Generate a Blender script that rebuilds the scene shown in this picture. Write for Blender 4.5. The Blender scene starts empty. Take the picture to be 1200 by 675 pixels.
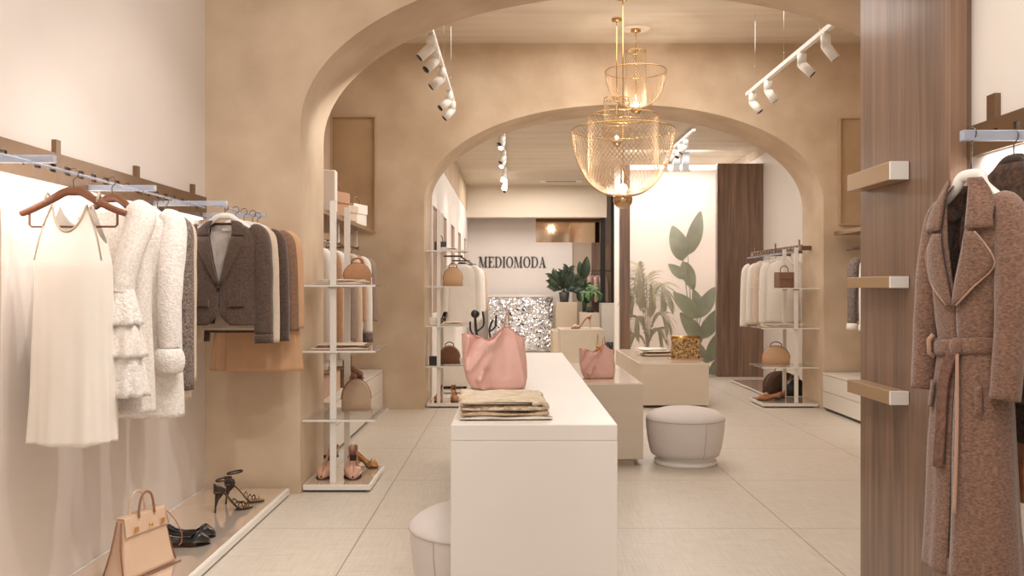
import bpy, bmesh, math, random
from mathutils import Vector, Matrix, Euler, noise as mnoise

random.seed(7)
SC = bpy.context.scene
COL = SC.collection
PI = math.pi
V = Vector


# ------------------------------------------------------------------ materials
def lin(c):
    c /= 255.0
    return c / 12.92 if c <= 0.04045 else ((c + 0.055) / 1.055) ** 2.4


def rgb(r, g, b):
    return (lin(r), lin(g), lin(b), 1.0)


MATS = {}


def mat(name, col=(200, 200, 200), rough=0.6, metal=0.0, var=0.0, vscale=6.0, col2=None, stretch=(1, 1, 1),
        bump=0.0, bscale=60.0, bstretch=None, sheen=0.0, coat=0.0, spec=0.5, emit=None, estr=0.0, lo=0.35, hi=0.65, detail=4.0):
    if name in MATS:
        return MATS[name]
    m = bpy.data.materials.new(name)
    m.use_nodes = True
    nt = m.node_tree
    b = nt.nodes['Principled BSDF']
    c1 = rgb(*col)
    b.inputs['Base Color'].default_value = c1
    b.inputs['Roughness'].default_value = rough
    b.inputs['Metallic'].default_value = metal
    b.inputs['Specular IOR Level'].default_value = spec
    b.inputs['Sheen Weight'].default_value = sheen
    b.inputs['Coat Weight'].default_value = coat
    tc = nt.nodes.new('ShaderNodeTexCoord')

    def nz(scale, st, det=4.0):
        mp = nt.nodes.new('ShaderNodeMapping')
        mp.inputs['Scale'].default_value = st
        nt.links.new(tc.outputs['Object'], mp.inputs['Vector'])
        n = nt.nodes.new('ShaderNodeTexNoise')
        n.inputs['Scale'].default_value = scale
        n.inputs['Detail'].default_value = det
        nt.links.new(mp.outputs['Vector'], n.inputs['Vector'])
        return n
    if var > 0 or col2:
        n = nz(vscale, stretch, detail)
        r = nt.nodes.new('ShaderNodeValToRGB')
        r.color_ramp.elements[0].position = lo
        r.color_ramp.elements[1].position = hi
        if col2:
            c2 = rgb(*col2)
        else:
            c2 = tuple(min(1, v * (1 + var)) for v in c1[:3]) + (1,)
            c1 = tuple(v * (1 - var) for v in c1[:3]) + (1,)
        r.color_ramp.elements[0].color = c1
        r.color_ramp.elements[1].color = c2
        nt.links.new(n.outputs['Fac'], r.inputs['Fac'])
        nt.links.new(r.outputs['Color'], b.inputs['Base Color'])
    if bump > 0:
        n2 = nz(bscale, bstretch or (1, 1, 1), 3.0)
        bp = nt.nodes.new('ShaderNodeBump')
        bp.inputs['Strength'].default_value = bump
        bp.inputs['Distance'].default_value = 0.01
        nt.links.new(n2.outputs['Fac'], bp.inputs['Height'])
        nt.links.new(bp.outputs['Normal'], b.inputs['Normal'])
    if emit:
        b.inputs['Emission Color'].default_value = rgb(*emit)
        b.inputs['Emission Strength'].default_value = estr
    MATS[name] = m
    return m


def glass_mat(name, tint=(240, 245, 250), gloss=0.12, diff=0.0, dcol=(220, 230, 245)):
    m = bpy.data.materials.new(name)
    m.use_nodes = True
    nt = m.node_tree
    nt.nodes.clear()
    out = nt.nodes.new('ShaderNodeOutputMaterial')
    tr = nt.nodes.new('ShaderNodeBsdfTransparent')
    tr.inputs['Color'].default_value = rgb(*tint)
    gl = nt.nodes.new('ShaderNodeBsdfGlossy')
    gl.inputs['Roughness'].default_value = 0.03
    mx = nt.nodes.new('ShaderNodeMixShader')
    lw = nt.nodes.new('ShaderNodeLayerWeight')
    lw.inputs['Blend'].default_value = .5
    pw = nt.nodes.new('ShaderNodeMath')
    pw.operation = 'POWER'
    pw.inputs[1].default_value = 4
    nt.links.new(lw.outputs['Facing'], pw.inputs[0])
    ad = nt.nodes.new('ShaderNodeMath')
    ad.operation = 'MULTIPLY_ADD'
    ad.inputs[1].default_value = .45
    ad.inputs[2].default_value = gloss
    ad.use_clamp = True
    nt.links.new(pw.outputs[0], ad.inputs[0])
    nt.links.new(ad.outputs[0], mx.inputs[0])
    nt.links.new(tr.outputs[0], mx.inputs[1])
    nt.links.new(gl.outputs[0], mx.inputs[2])
    last = mx
    if diff > 0:
        df = nt.nodes.new('ShaderNodeBsdfDiffuse')
        df.inputs['Color'].default_value = rgb(*dcol)
        m2 = nt.nodes.new('ShaderNodeMixShader')
        m2.inputs[0].default_value = diff
        nt.links.new(mx.outputs[0], m2.inputs[1])
        nt.links.new(df.outputs[0], m2.inputs[2])
        last = m2
    nt.links.new(last.outputs[0], out.inputs['Surface'])
    return m


def wood_mat(name, c1, c2, c3, axis='z', rough=0.35, coat=0.3):
    m = bpy.data.materials.new(name)
    m.use_nodes = True
    nt = m.node_tree
    b = nt.nodes['Principled BSDF']
    b.inputs['Roughness'].default_value = rough
    b.inputs['Coat Weight'].default_value = coat
    b.inputs['Coat Roughness'].default_value = 0.12
    tc = nt.nodes.new('ShaderNodeTexCoord')
    mp = nt.nodes.new('ShaderNodeMapping')
    mp.inputs['Scale'].default_value = {'z': (14, 14, .55), 'x': (.55, 14, 14), 'y': (14, .55, 14)}[axis]
    n = nt.nodes.new('ShaderNodeTexNoise')
    n.inputs['Scale'].default_value = 1.6
    n.inputs['Detail'].default_value = 8
    n.inputs['Distortion'].default_value = 1.2
    mp2 = nt.nodes.new('ShaderNodeMapping')
    mp2.inputs['Scale'].default_value = {'z': (3.2, 3.2, .12), 'x': (.12, 3.2, 3.2), 'y': (3.2, .12, 3.2)}[axis]
    n2 = nt.nodes.new('ShaderNodeTexNoise')
    n2.inputs['Scale'].default_value = 1.5
    mixf = nt.nodes.new('ShaderNodeMix')
    mixf.inputs[0].default_value = .45
    r = nt.nodes.new('ShaderNodeValToRGB')
    r.color_ramp.elements[0].position = .36
    r.color_ramp.elements[1].position = .64
    r.color_ramp.elements[0].color = rgb(*c1)
    r.color_ramp.elements[1].color = rgb(*c3)
    e = r.color_ramp.elements.new(.5)
    e.color = rgb(*c2)
    nt.links.new(tc.outputs['Object'], mp.inputs['Vector'])
    nt.links.new(tc.outputs['Object'], mp2.inputs['Vector'])
    nt.links.new(mp.outputs[0], n.inputs['Vector'])
    nt.links.new(mp2.outputs[0], n2.inputs['Vector'])
    nt.links.new(n.outputs['Fac'], mixf.inputs[2])
    nt.links.new(n2.outputs['Fac'], mixf.inputs[3])
    nt.links.new(mixf.outputs[0], r.inputs['Fac'])
    nt.links.new(r.outputs['Color'], b.inputs['Base Color'])
    return m


def floor_mat():
    m = bpy.data.materials.new('linen_tile')
    m.use_nodes = True
    nt = m.node_tree
    b = nt.nodes['Principled BSDF']
    b.inputs['Roughness'].default_value = .42
    tc = nt.nodes.new('ShaderNodeTexCoord')
    sep = nt.nodes.new('ShaderNodeSeparateXYZ')
    nt.links.new(tc.outputs['Object'], sep.inputs[0])

    def line(out, off, per, half):
        a = nt.nodes.new('ShaderNodeMath'); a.operation = 'ADD'; a.inputs[1].default_value = off
        nt.links.new(sep.outputs[out], a.inputs[0])
        p = nt.nodes.new('ShaderNodeMath'); p.operation = 'PINGPONG'; p.inputs[1].default_value = per / 2
        nt.links.new(a.outputs[0], p.inputs[0])
        l = nt.nodes.new('ShaderNodeMath'); l.operation = 'LESS_THAN'; l.inputs[1].default_value = half
        nt.links.new(p.outputs[0], l.inputs[0])
        return l
    lx = line(0, .795 + 23, 1.15, .003)
    ly = line(1, 24 - 6.0, 1.2, .003)
    mxm = nt.nodes.new('ShaderNodeMath'); mxm.operation = 'MAXIMUM'
    nt.links.new(lx.outputs[0], mxm.inputs[0]); nt.links.new(ly.outputs[0], mxm.inputs[1])

    def weave(sc):
        mp = nt.nodes.new('ShaderNodeMapping'); mp.inputs['Scale'].default_value = sc
        nt.links.new(tc.outputs['Object'], mp.inputs[0])
        n = nt.nodes.new('ShaderNodeTexNoise'); n.inputs['Scale'].default_value = 1.0; n.inputs['Detail'].default_value = 3
        nt.links.new(mp.outputs[0], n.inputs['Vector'])
        return n
    n1, n2 = weave((90, 5, 5)), weave((5, 60, 5))
    ad = nt.nodes.new('ShaderNodeMath'); ad.operation = 'ADD'
    nt.links.new(n1.outputs['Fac'], ad.inputs[0]); nt.links.new(n2.outputs['Fac'], ad.inputs[1])
    r = nt.nodes.new('ShaderNodeValToRGB')
    r.color_ramp.elements[0].position = .35; r.color_ramp.elements[1].position = .65
    hf = nt.nodes.new('ShaderNodeMath'); hf.operation = 'MULTIPLY'; hf.inputs[1].default_value = .5
    nt.links.new(ad.outputs[0], hf.inputs[0]); nt.links.new(hf.outputs[0], r.inputs['Fac'])
    r.color_ramp.elements[0].color = rgb(201, 189, 174); r.color_ramp.elements[1].color = rgb(218, 207, 193)
    mx = nt.nodes.new('ShaderNodeMix'); mx.data_type = 'RGBA'
    nt.links.new(mxm.outputs[0], mx.inputs[0]); nt.links.new(r.outputs['Color'], mx.inputs[6])
    mx.inputs[7].default_value = rgb(150, 134, 116)
    nt.links.new(mx.outputs[2], b.inputs['Base Color'])
    return m


# ------------------------------------------------------------------ mesh builder
class MB:
    def __init__(s):
        s.v, s.f, s.sm = [], [], []

    def add(s, verts, faces, smooth=True):
        b = len(s.v)
        s.v.extend(V(p) for p in verts)
        for f in faces:
            s.f.append(tuple(b + i for i in f))
            s.sm.append(smooth)
        return s

    def box(s, x0, x1, y0, y1, z0, z1):
        return s.add([(x0, y0, z0), (x1, y0, z0), (x1, y1, z0), (x0, y1, z0), (x0, y0, z1), (x1, y0, z1), (x1, y1, z1), (x0, y1, z1)],
                     [(0, 3, 2, 1), (4, 5, 6, 7), (0, 1, 5, 4), (1, 2, 6, 5), (2, 3, 7, 6), (3, 0, 4, 7)], False)

    def loft(s, rings, closed=True, cap0=False, cap1=False, smooth=True, loop=False):
        n = len(rings[0])
        vs = [p for r in rings for p in r]
        fs = []
        m = len(rings)
        for j in range(m if loop else m - 1):
            jn = (j + 1) % m
            for i in range(n if closed else n - 1):
                k = (i + 1) % n
                fs.append((j * n + i, j * n + k, jn * n + k, jn * n + i))
        if cap0:
            fs.append(tuple(range(n - 1, -1, -1)))
        if cap1:
            fs.append(tuple((m - 1) * n + i for i in range(n)))
        return s.add(vs, fs, smooth)

    def tube(s, pts, rad, n=8, caps=True, up=None, closed=False):
        """sweep; rad a number, or a list of numbers or (a, b) pairs (a along the side axis, b along the up axis)"""
        P = [V(p) for p in pts]
        m = len(P)
        if not isinstance(rad, list):
            rad = [rad] * m
        rings = []
        upv = V(up) if up else None
        prev = None
        for i in range(m):
            if closed:
                t = P[(i + 1) % m] - P[i - 1]
            else:
                t = P[min(i + 1, m - 1)] - P[max(i - 1, 0)]
            t = t.normalized() if t.length > 1e-9 else V((0, 0, 1))
            if upv is not None:
                a = upv.cross(t)
                if a.length < 1e-4:
                    a = V((1, 0, 0)).cross(t)
                if a.length < 1e-4:
                    a = V((0, 1, 0)).cross(t)
                a.normalize()
            elif prev is None:
                a = t.orthogonal().normalized()
            else:
                a = prev - t * prev.dot(t)
                a = a.normalized() if a.length > 1e-6 else t.orthogonal().normalized()
            prev = a
            bb = t.cross(a).normalized()
            ra = rad[min(i, len(rad) - 1)]
            ra = (ra, ra) if not isinstance(ra, (tuple, list)) else ra
            rings.append([P[i] + a * (ra[0] * math.cos(2 * PI * k / n)) + bb * (ra[1] * math.sin(2 * PI * k / n)) for k in range(n)])
        return s.loft(rings, True, caps and not closed, caps and not closed, True, closed)

    def lathe(s, prof, n=32, c=(0, 0, 0), cap0=False, cap1=False):
        rings = [[V((c[0] + r * math.cos(2 * PI * k / n), c[1] + r * math.sin(2 * PI * k / n), c[2] + z)) for k in range(n)] for r, z in prof]
        return s.loft(rings, True, cap0, cap1)

    def patch(s, fn, nu, nv, smooth=True):
        vs = [fn(i / nu, j / nv) for j in range(nv + 1) for i in range(nu + 1)]
        fs = [(j * (nu + 1) + i, j * (nu + 1) + i + 1, (j + 1) * (nu + 1) + i + 1, (j + 1) * (nu + 1) + i) for j in range(nv) for i in range(nu)]
        return s.add(vs, fs, smooth)

    def prism(s, poly, axis, a, b):
        """extrude a 2-D polygon along an axis between a and b"""
        def mk(p, t):
            return {'x': (t, p[0], p[1]), 'y': (p[0], t, p[1]), 'z': (p[0], p[1], t)}[axis]
        n = len(poly)
        vs = [mk(p, a) for p in poly] + [mk(p, b) for p in poly]
        fs = [tuple(range(n)), tuple(range(2 * n - 1, n - 1, -1))] + [(i, i + n, (i + 1) % n + n, (i + 1) % n) for i in range(n)]
        return s.add(vs, fs, False)

    def sphere(s, c, r, n=16, m=10, sc=(1, 1, 1)):
        rings = []
        for j in range(m + 1):
            th = PI * max(0.02, min(m - .02, j)) / m
            rings.append([V((c[0] + sc[0] * r * math.sin(th) * math.cos(2 * PI * k / n), c[1] + sc[1] * r * math.sin(th) * math.sin(2 * PI * k / n), c[2] - sc[2] * r * math.cos(th))) for k in range(n)])
        return s.loft(rings, True, True, True)

    def tf(s, M):
        s.v = [M @ p for p in s.v]
        return s

    def build(s, name, m, parent=None, loc=None, rot=None, solid=0.0, bevel=0.0, seg=2, subd=0, recalc=True, offset=-1.0):
        me = bpy.data.meshes.new(name)
        me.from_pydata([tuple(p) for p in s.v], [], s.f)
        me.polygons.foreach_set('use_smooth', s.sm)
        if recalc:
            bm = bmesh.new()
            bm.from_mesh(me)
            bmesh.ops.recalc_face_normals(bm, faces=bm.faces)
            bm.to_mesh(me)
            bm.free()
        me.materials.append(m)
        me.update()
        o = bpy.data.objects.new(name, me)
        COL.objects.link(o)
        if parent:
            o.parent = parent
        if loc:
            o.location = loc
        if rot:
            o.rotation_euler = rot
        if solid:
            md = o.modifiers.new('solid', 'SOLIDIFY')
            md.thickness = solid
            md.offset = offset
        if bevel:
            md = o.modifiers.new('bevel', 'BEVEL')
            md.width = bevel
            md.segments = seg
            md.limit_method = 'ANGLE'
            md.angle_limit = math.radians(40)
        if subd:
            md = o.modifiers.new('sub', 'SUBSURF')
            md.levels = md.render_levels = subd
        return o


def thing(name, label, cat, loc=(0, 0, 0), rz=0.0, group=None):
    o = bpy.data.objects.new(name, None)
    COL.objects.link(o)
    o.empty_display_size = .05
    o.location = loc
    o.rotation_euler = (0, 0, rz)
    return tag(o, label, cat, group)


def tag(o, label, cat, group=None):
    o['label'] = label
    o['category'] = cat
    if group:
        o['group'] = group
    return o


def struct(o):
    o['kind'] = 'structure'
    return o


def dup(root, loc, rz=None, label=None, group=None, scale=None):
    r = root.copy()
    COL.objects.link(r)
    r.location = loc
    if rz is not None:
        r.rotation_euler = (0, 0, rz)
    if scale:
        r.scale = (scale,) * 3
    if label:
        r['label'] = label
    if group:
        r['group'] = group
    for ch in list(root.children):
        c = ch.copy()
        COL.objects.link(c)
        c.parent = r
        for g in list(ch.children):
            d = g.copy()
            COL.objects.link(d)
            d.parent = c
    return r


def lerp(a, b, t):
    return a + (b - a) * t


def interp(tab, z):
    """tab: rows (z, ...) by falling z"""
    if z >= tab[0][0]:
        return tab[0][1:]
    for a, b in zip(tab, tab[1:]):
        if z >= b[0]:
            t = (a[0] - z) / (a[0] - b[0] + 1e-12)
            return tuple(lerp(p, q, t) for p, q in zip(a[1:], b[1:]))
    return tab[-1][1:]


def arc_pts(c, r, a0, a1, n, plane='xz'):
    out = []
    for i in range(n + 1):
        a = lerp(a0, a1, i / n)
        u, w = r * math.cos(a), r * math.sin(a)
        out.append({'xz': (c[0] + u, c[1], c[2] + w), 'xy': (c[0] + u, c[1] + w, c[2]), 'yz': (c[0], c[1] + u, c[2] + w)}[plane])
    return out


def smoothpath(ctrl, n=6):
    """Catmull-Rom through points (any dimension)"""
    P = [tuple(p) for p in ctrl]
    P = [P[0]] + P + [P[-1]]
    out = []
    for i in range(1, len(P) - 2):
        for k in range(n):
            t = k / n
            out.append(tuple(.5 * (2 * b + (c - a) * t + (2 * a - 5 * b + 4 * c - d) * t * t + (3 * b - a - 3 * c + d) * t ** 3)
                             for a, b, c, d in zip(P[i - 1], P[i], P[i + 1], P[i + 2])))
    out.append(P[-2])
    return out
# ------------------------------------------------------------------ palette
M_PLASTER = mat('beige_plaster', (190, 164, 136), .85, col2=(216, 194, 168), vscale=2.2, detail=12, bump=.14, bscale=9, lo=.3, hi=.7)
M_CEIL = mat('pale_plaster', (210, 194, 174), .85, col2=(222, 207, 188), vscale=1.0, stretch=(.5, 6, 1), bump=.05, bscale=6)
M_WHITE = mat('warm_white_paint', (230, 219, 211), .7, var=.015, vscale=2)
M_WHITE2 = mat('white_wall_paint', (228, 219, 210), .6, var=.015, vscale=2)
M_FLOOR = floor_mat()
M_WOOD = wood_mat('walnut_veneer', (96, 74, 61), (124, 97, 80), (148, 117, 96), 'z')
M_WOODL = wood_mat('walnut_edge', (128, 98, 78), (144, 112, 90), (158, 126, 102), 'z', .5, 0)  # lighter walnut copy, light on the near end put into the colour
M_COUNTER = mat('counter_laminate', (226, 218, 210), .45, var=.01, vscale=3)
M_PODIUM = mat('podium_laminate', (214, 198, 178), .5, var=.02, vscale=2.5, stretch=(1, 1, 4))
M_PODIUMB = mat('podium_beige', (204, 186, 162), .5, var=.02, vscale=2.5)
M_BRONZE = mat('bronze_plate', (160, 132, 106), .28, metal=.7)
M_BMIRROR = mat('bronze_mirror', (196, 168, 140), .06, metal=1.0)
M_GOLD = mat('brass', (214, 172, 110), .22, metal=1.0)
M_WIRE = mat('gold_wire', (168, 140, 108), .4, metal=.6)
M_CHROME = mat('chrome', (220, 218, 216), .12, metal=1.0)
M_STEEL = mat('dark_steel', (70, 66, 64), .35, metal=.8)
M_EDGE = mat('white_edge', (232, 226, 218), .35)
M_BLACK = mat('black_lacquer', (26, 24, 24), .35)
M_GLASS = glass_mat('clear_acrylic', (244, 246, 248), .10)
M_GLASSE = glass_mat('acrylic_bar', (232, 240, 252), .2, .3, (232, 240, 255))
M_GLASSW = glass_mat('shelf_glass', (250, 249, 247), .09, .08, (244, 240, 234))
M_TINT = glass_mat('tinted_glass', (250, 247, 242), .04)
M_SPOT = mat('white_lamp_metal', (236, 230, 222), .4)
M_LAMP = mat('lamp_glow', (255, 240, 220), .5, emit=(255, 238, 214), estr=25)
M_DARKLENS = mat('lamp_reflector', (60, 52, 46), .3, metal=.6)

H1, H2, H3 = 4.0, 3.92, 3.38


def arch_wall(name, x0, x1, H, y0, y1, cx, a, zs, b, n, m):
    N = 72
    mb = MB()
    pts = []
    for i in range(N + 1):
        t = PI * i / N
        c, s = math.cos(t), math.sin(t)
        pts.append((cx - a * math.copysign(abs(c) ** (2 / n), c), zs + b * abs(s) ** (2 / n)))
    for y in (y0, y1):
        mb.add([(x0, y, 0), (cx - a, y, 0), (cx - a, y, zs), (cx - a, y, H), (x0, y, H)], [(0, 1, 2, 3, 4)], False)
        mb.add([(cx + a, y, 0), (x1, y, 0), (x1, y, H), (cx + a, y, H), (cx + a, y, zs)], [(0, 1, 2, 3, 4)], False)
        for p, q in zip(pts, pts[1:]):
            mb.add([(p[0], y, p[1]), (q[0], y, q[1]), (q[0], y, H), (p[0], y, H)], [(0, 1, 2, 3)], False)
    prof = [(cx - a, 0)] + pts + [(cx + a, 0)]
    mb.loft([[V((p[0], y0, p[1])) for p in prof], [V((p[0], y1, p[1])) for p in prof]], closed=False)
    for x in (x0, x1):
        mb.add([(x, y0, 0), (x, y1, 0), (x, y1, H), (x, y0, H)], [(0, 1, 2, 3)], False)
    mb.add([(x0, y0, H), (x1, y0, H), (x1, y1, H), (x0, y1, H)], [(0, 1, 2, 3)], False)
    return struct(mb.build(name, m, recalc=False))


def sbox(name, m, *b, bevel=0):
    return struct(MB().box(*b).build(name, m, bevel=bevel))


sbox('floor', M_FLOOR, -2.3, 5.2, -3.0, 21, -.1, 0)
XL = -1.936
sbox('wall_left', M_WHITE, XL - .2, XL, -.8, 5.6, 0, H1)
arch_wall('wall_middle', XL - .2, 4.2, H1, 5.6, 6.29, .895, 2.23, 2.316, 1.06, 2.05, M_PLASTER)
sbox('ceiling', M_CEIL, -2.3, 5.2, -.8, 6.29, H1, H1 + .1)
sbox('ceiling_middle', M_CEIL, -2.3, 5.2, 6.29, 9.5, H2, H2 + .1)
sbox('wall_left_middle', M_PLASTER, XL - .2, XL, 6.29, 9.5, 0, H2)
sbox('wall_right_middle', M_PLASTER, 3.85, 4.1, 3.0, 9.5, 0, H1)
arch_wall('wall_rear_arch', XL - .2, 4.2, H1, 9.5, 10.2, 1.197, 2.14, 2.186, 1.078, 2.12, M_PLASTER)
# partition on the right that carries the coat rail
sbox('wall_right', M_WHITE2, 1.60, 2.0, -.8, 3.87, 0, H1)
# the room behind the second arch
sbox('ceiling_rear', M_CEIL, -1.2, 4.0, 10.2, 20, H3, H3 + .1)


def niche_wall():
    """white wall with five tall recesses"""
    mb = MB()
    x, xb = -.92, -1.07
    ys = [10.2]
    for c in NICHE:
        ys += [c - .42, c + .42]
    ys.append(20)
    z0, z1, zt = 1.0, 2.27, 2.86
    for i in range(len(ys) - 1):
        a, b = ys[i], ys[i + 1]
        if i % 2 == 0:
            mb.box(-1.2, x, a, b, 0, zt)
        else:
            mb.box(-1.2, x, a, b, 0, z0).box(-1.2, x, a, b, z1, zt)
            mb.box(-1.2, xb, a, b, z0, z1)
    return struct(mb.build('wall_left_rear', M_WHITE2))


M_NICHE = mat('bronze_niche', (150, 116, 92), .35, var=.04, vscale=3)
NICHE = [10.75, 12.1, 13.8, 15.6, 17.5]
niche_wall()
for c in NICHE:
    o = MB().box(-1.069, -.945, c - .419, c + .419, 1.001, 2.269).build('window_1', M_NICHE)
    struct(o)
sbox('trim_1', M_PLASTER, -1.2, -.915, 10.2, 20, 2.86, H3)
sbox('wall_right_rear', M_WHITE2, 3.675, 4.0, 10.2, 13.0, 0, 3.26)
sbox('trim_2', M_CEIL, 3.675, 4.0, 10.2, 20, 3.26, H3)
sbox('wall_right_court', M_WHITE2, 3.70, 4.0, 13.0, 20, 0, 3.26)
sbox('wall_court', M_WHITE2, 1.76, 4.0, 15.2, 15.3, 0, H3)
sbox('trim_3', M_CEIL, -1.0, 1.92, 18.0, 18.35, 2.736, H3)       # downstand beam
sbox('wall_back', M_WHITE, -1.2, .50, 18.7, 18.9, 0, 2.8)
sbox('wall_back_upper', M_BMIRROR, .50, 1.9, 18.78, 18.9, 2.26, 2.8)
sbox('wall_back_sign', M_WHITE, .50, 1.27, 18.7, 18.9, 0, 2.26)
sbox('wall_back_panel', mat('taupe_paint', (188, 166, 146), .6), 1.27, 1.68, 18.74, 18.9, 0, 2.26)
sbox('wall_back_wood', M_WOOD, 1.68, 2.4, 18.75, 18.9, 0, 2.26)
sbox('wall_end', M_WHITE, -1.2, 4.2, 19.9, 20.1, 0, 3.6)
# ------------------------------------------------------------------ counters, podiums, seats
def counter():
    t = thing('display_table', 'long white waterfall display table carrying the folded textiles and big pink tote', 'table', (.081, 3.25, 0))
    x0, x1, L, z = -.306, .306, 3.6, .8
    MB().box(x0, x1, 0, L, z - .06, z).build('table_top', M_COUNTER, t, bevel=.004)
    MB().box(x0, x1, 0, .04, 0, z - .06).build('end_panel', M_COUNTER, t, bevel=.003)
    MB().box(x0, x1, L - .04, L, 0, z - .06).build('end_panel', M_COUNTER, t, bevel=.003)


counter()


def podium(label, x0, x1, y0, y1, z, m, foot=.05, inset=.06):
    t = thing('display_podium', label, 'podium', ((x0 + x1) / 2, (y0 + y1) / 2, 0), group='display podiums')
    a, b = (x1 - x0) / 2, (y1 - y0) / 2
    MB().box(-a, a, -b, b, foot, z).build('body', m, t, bevel=.004)
    MB().box(-a + inset, a - inset, -b + inset, b - inset, 0, foot).build('base', M_STEEL if foot < .04 else M_PODIUMB, t)
    # inlaid stone-look top sheet
    MB().box(-a + .012, a - .012, -b + .012, b - .012, z, z + .003).build('top_sheet', M_PODTOP, t)
    return t


M_PODTOP = mat('podium_top', (208, 188, 166), .25, var=.05, vscale=3, coat=.3)
podium('low beige podium with a small pink bag, against the white display table', .43, .957, 6.47, 8.27, .6, M_PODIUM, .05)
podium('wide cream podium carrying the gold clutch behind the freestanding ottoman', 1.385, 2.13, 9.6, 11.85, .48, M_PODIUM, .03)
podium('small cream podium with a high-heeled pump on top', .74, 1.42, 13.6, 14.4, .664, M_PODIUM, .05)
podium('pale low podium behind the one with the pump', .70, 1.34, 15.2, 16.2, .56, M_PODIUMB, .04)
podium('tall beige podium holding the dark potted plant', .86, 1.27, 17.3, 17.75, 1.02, M_PODIUMB, .04)
podium('cream podium in front of the frosted plant panel beside sign wall', 1.29, 1.62, 16.4, 17.0, .84, M_PODIUM, .04)

M_OTT = mat('pale_grey_fabric', (216, 206, 200), .85, var=.02, vscale=4, bump=.1, bscale=220, sheen=.2)
M_OTTS = mat('fabric_seam', (188, 176, 168), .8)


def ottoman(label, x, y, rz):
    t = thing('ottoman', label, 'ottoman', (x, y, 0), rz, 'round upholstered ottomans')
    r = .288
    side = [(r * .80, .065), (r * .86, .07), (r * .90, .10), (r * .95, .17), (r * .99, .26), (r, .325)]
    MB().lathe(side, 56, cap0=True).build('body', M_OTT, t)
    dome = [(r, .325), (r * 1.008, .333), (r * 1.0, .343), (r * .93, .365), (r * .8, .388), (r * .6, .405), (r * .35, .415), (r * .1, .419)]
    d = MB().lathe(dome, 56, cap1=True).build('cushion_top', M_OTT, t)
    MB().tube([(r * 1.004 * math.cos(k * PI / 28), r * 1.004 * math.sin(k * PI / 28), .331) for k in range(56)], .004, 6, closed=True).build('piping', M_OTTS, d)
    sm = MB()
    for k in range(3):
        a = k * 2 * PI / 3 - PI / 2 + .25
        sm.tube([(rr * 1.002 * math.cos(a), rr * 1.002 * math.sin(a), z) for rr, z in side[1:]], .0022, 5)
    sm.build('seam', M_OTTS, t)
    MB().lathe([(r * .0, .0), (r * .78, .0), (r * .80, .006), (r * .80, .03), (r * .74, .034), (r * .74, .07)], 48).build('base', M_EDGE, t)
    return t


ot = ottoman('round pale ottoman beside the low beige podium', 1.288, 6.6, .1)
dup(ot, (-.128, 3.62, 0), 1.2, 'round pale ottoman tucked under the front of the white display table')


# ------------------------------------------------------------------ plinths and glass racks
def plinth(label, x0, x1, y0, y1, side, h=.05):
    t = thing('floor_plinth', label, 'plinth', ((x0 + x1) / 2, (y0 + y1) / 2, 0), group='low mirror-topped plinths')
    a, b = (x1 - x0) / 2, (y1 - y0) / 2
    MB().box(-a, a, -b, b, .012, h - .004).build('body', M_EDGE, t, bevel=.002)
    e = .018
    MB().box(-a + e, a - e, -b + e, b - e, h - .004, h).build('mirror_top', M_BTOP, t)
    MB().box(-a + .03, a - .03, -b + .03, b - .03, 0, .012).build('base', M_STEEL, t)
    return t


M_BTOP = mat('bronze_top', (236, 219, 200), .06, metal=.6)
plinth('low plinth along the white wall under the dress and blazers', XL + .002, -1.39, 2.4, 5.55, 1)
plinth('low plinth along the far white wall beside the wood panel', 3.02, 3.672, 10.45, 12.3, -1, .03)
plinth('low plinth behind the white chest under the brown and cream clothes', -.91, -.56, 10.9, 11.1, 1, .04)


def rack(label, x0, x1, y0, y1, px, zs, top):
    t = thing('glass_shelf_rack', label, 'rack', ((x0 + x1) / 2, (y0 + y1) / 2, 0), group='glass shelf racks in the arches')
    a, b = (x1 - x0) / 2, (y1 - y0) / 2
    px -= (x0 + x1) / 2
    MB().box(-a, a, -b, b, .015, .046).build('base', M_EDGE, t, bevel=.002)
    MB().box(-a + .012, a - .012, -b + .012, b - .012, .046, .05).build('base_top', M_BTOP, t)
    MB().box(-a + .04, a - .04, -b + .04, b - .04, 0, .015).build('foot', M_STEEL, t)
    for s in (-1, 1):
        MB().box(px - .02, px + .02, s * b * .78 - .01, s * b * .78 + .01, .05, top).build('post', M_EDGE, t, bevel=.002)
    for z in zs:
        s_ = MB().box(-a - .01, a + .03, -b * .96, b * .96, z - .011, z).build('shelf', M_GLASSW, t)
        MB().box(-a - .0105, a + .0305, -b * .96 - .0035, -b * .96 - .0005, z - .012, z).build('shelf_edge', M_EDGE, s_)
        for s in (-1, 1):
            MB().box(px - .03, px + .03, s * b * .78 - .018, s * b * .78 + .018, z - .02, z - .0115).build('bracket', M_CHROME, s_)
    return t


rack('glass shelf rack standing in the front arch with beige pumps on its base', -1.33, -.90, 5.64, 6.26, -1.15, (.46, .9, 1.32), 1.86)
rack('glass shelf rack standing in the rear arch beside the white hanging clothes', -.925, -.50, 9.62, 10.16, -.80, (.45, .89, 1.32, 1.71), 2.15)
rack('glass shelf rack at the far side of the rear arch with a brown box', 2.72, 3.32, 9.62, 10.16, 3.10, (.44, .866, 1.3), 1.74)


# ------------------------------------------------------------------ drawer chests
M_CHEST = mat('white_lacquer', (230, 221, 210), .35)
M_GAP = mat('shadow_gap', (120, 104, 90), .7)


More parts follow.
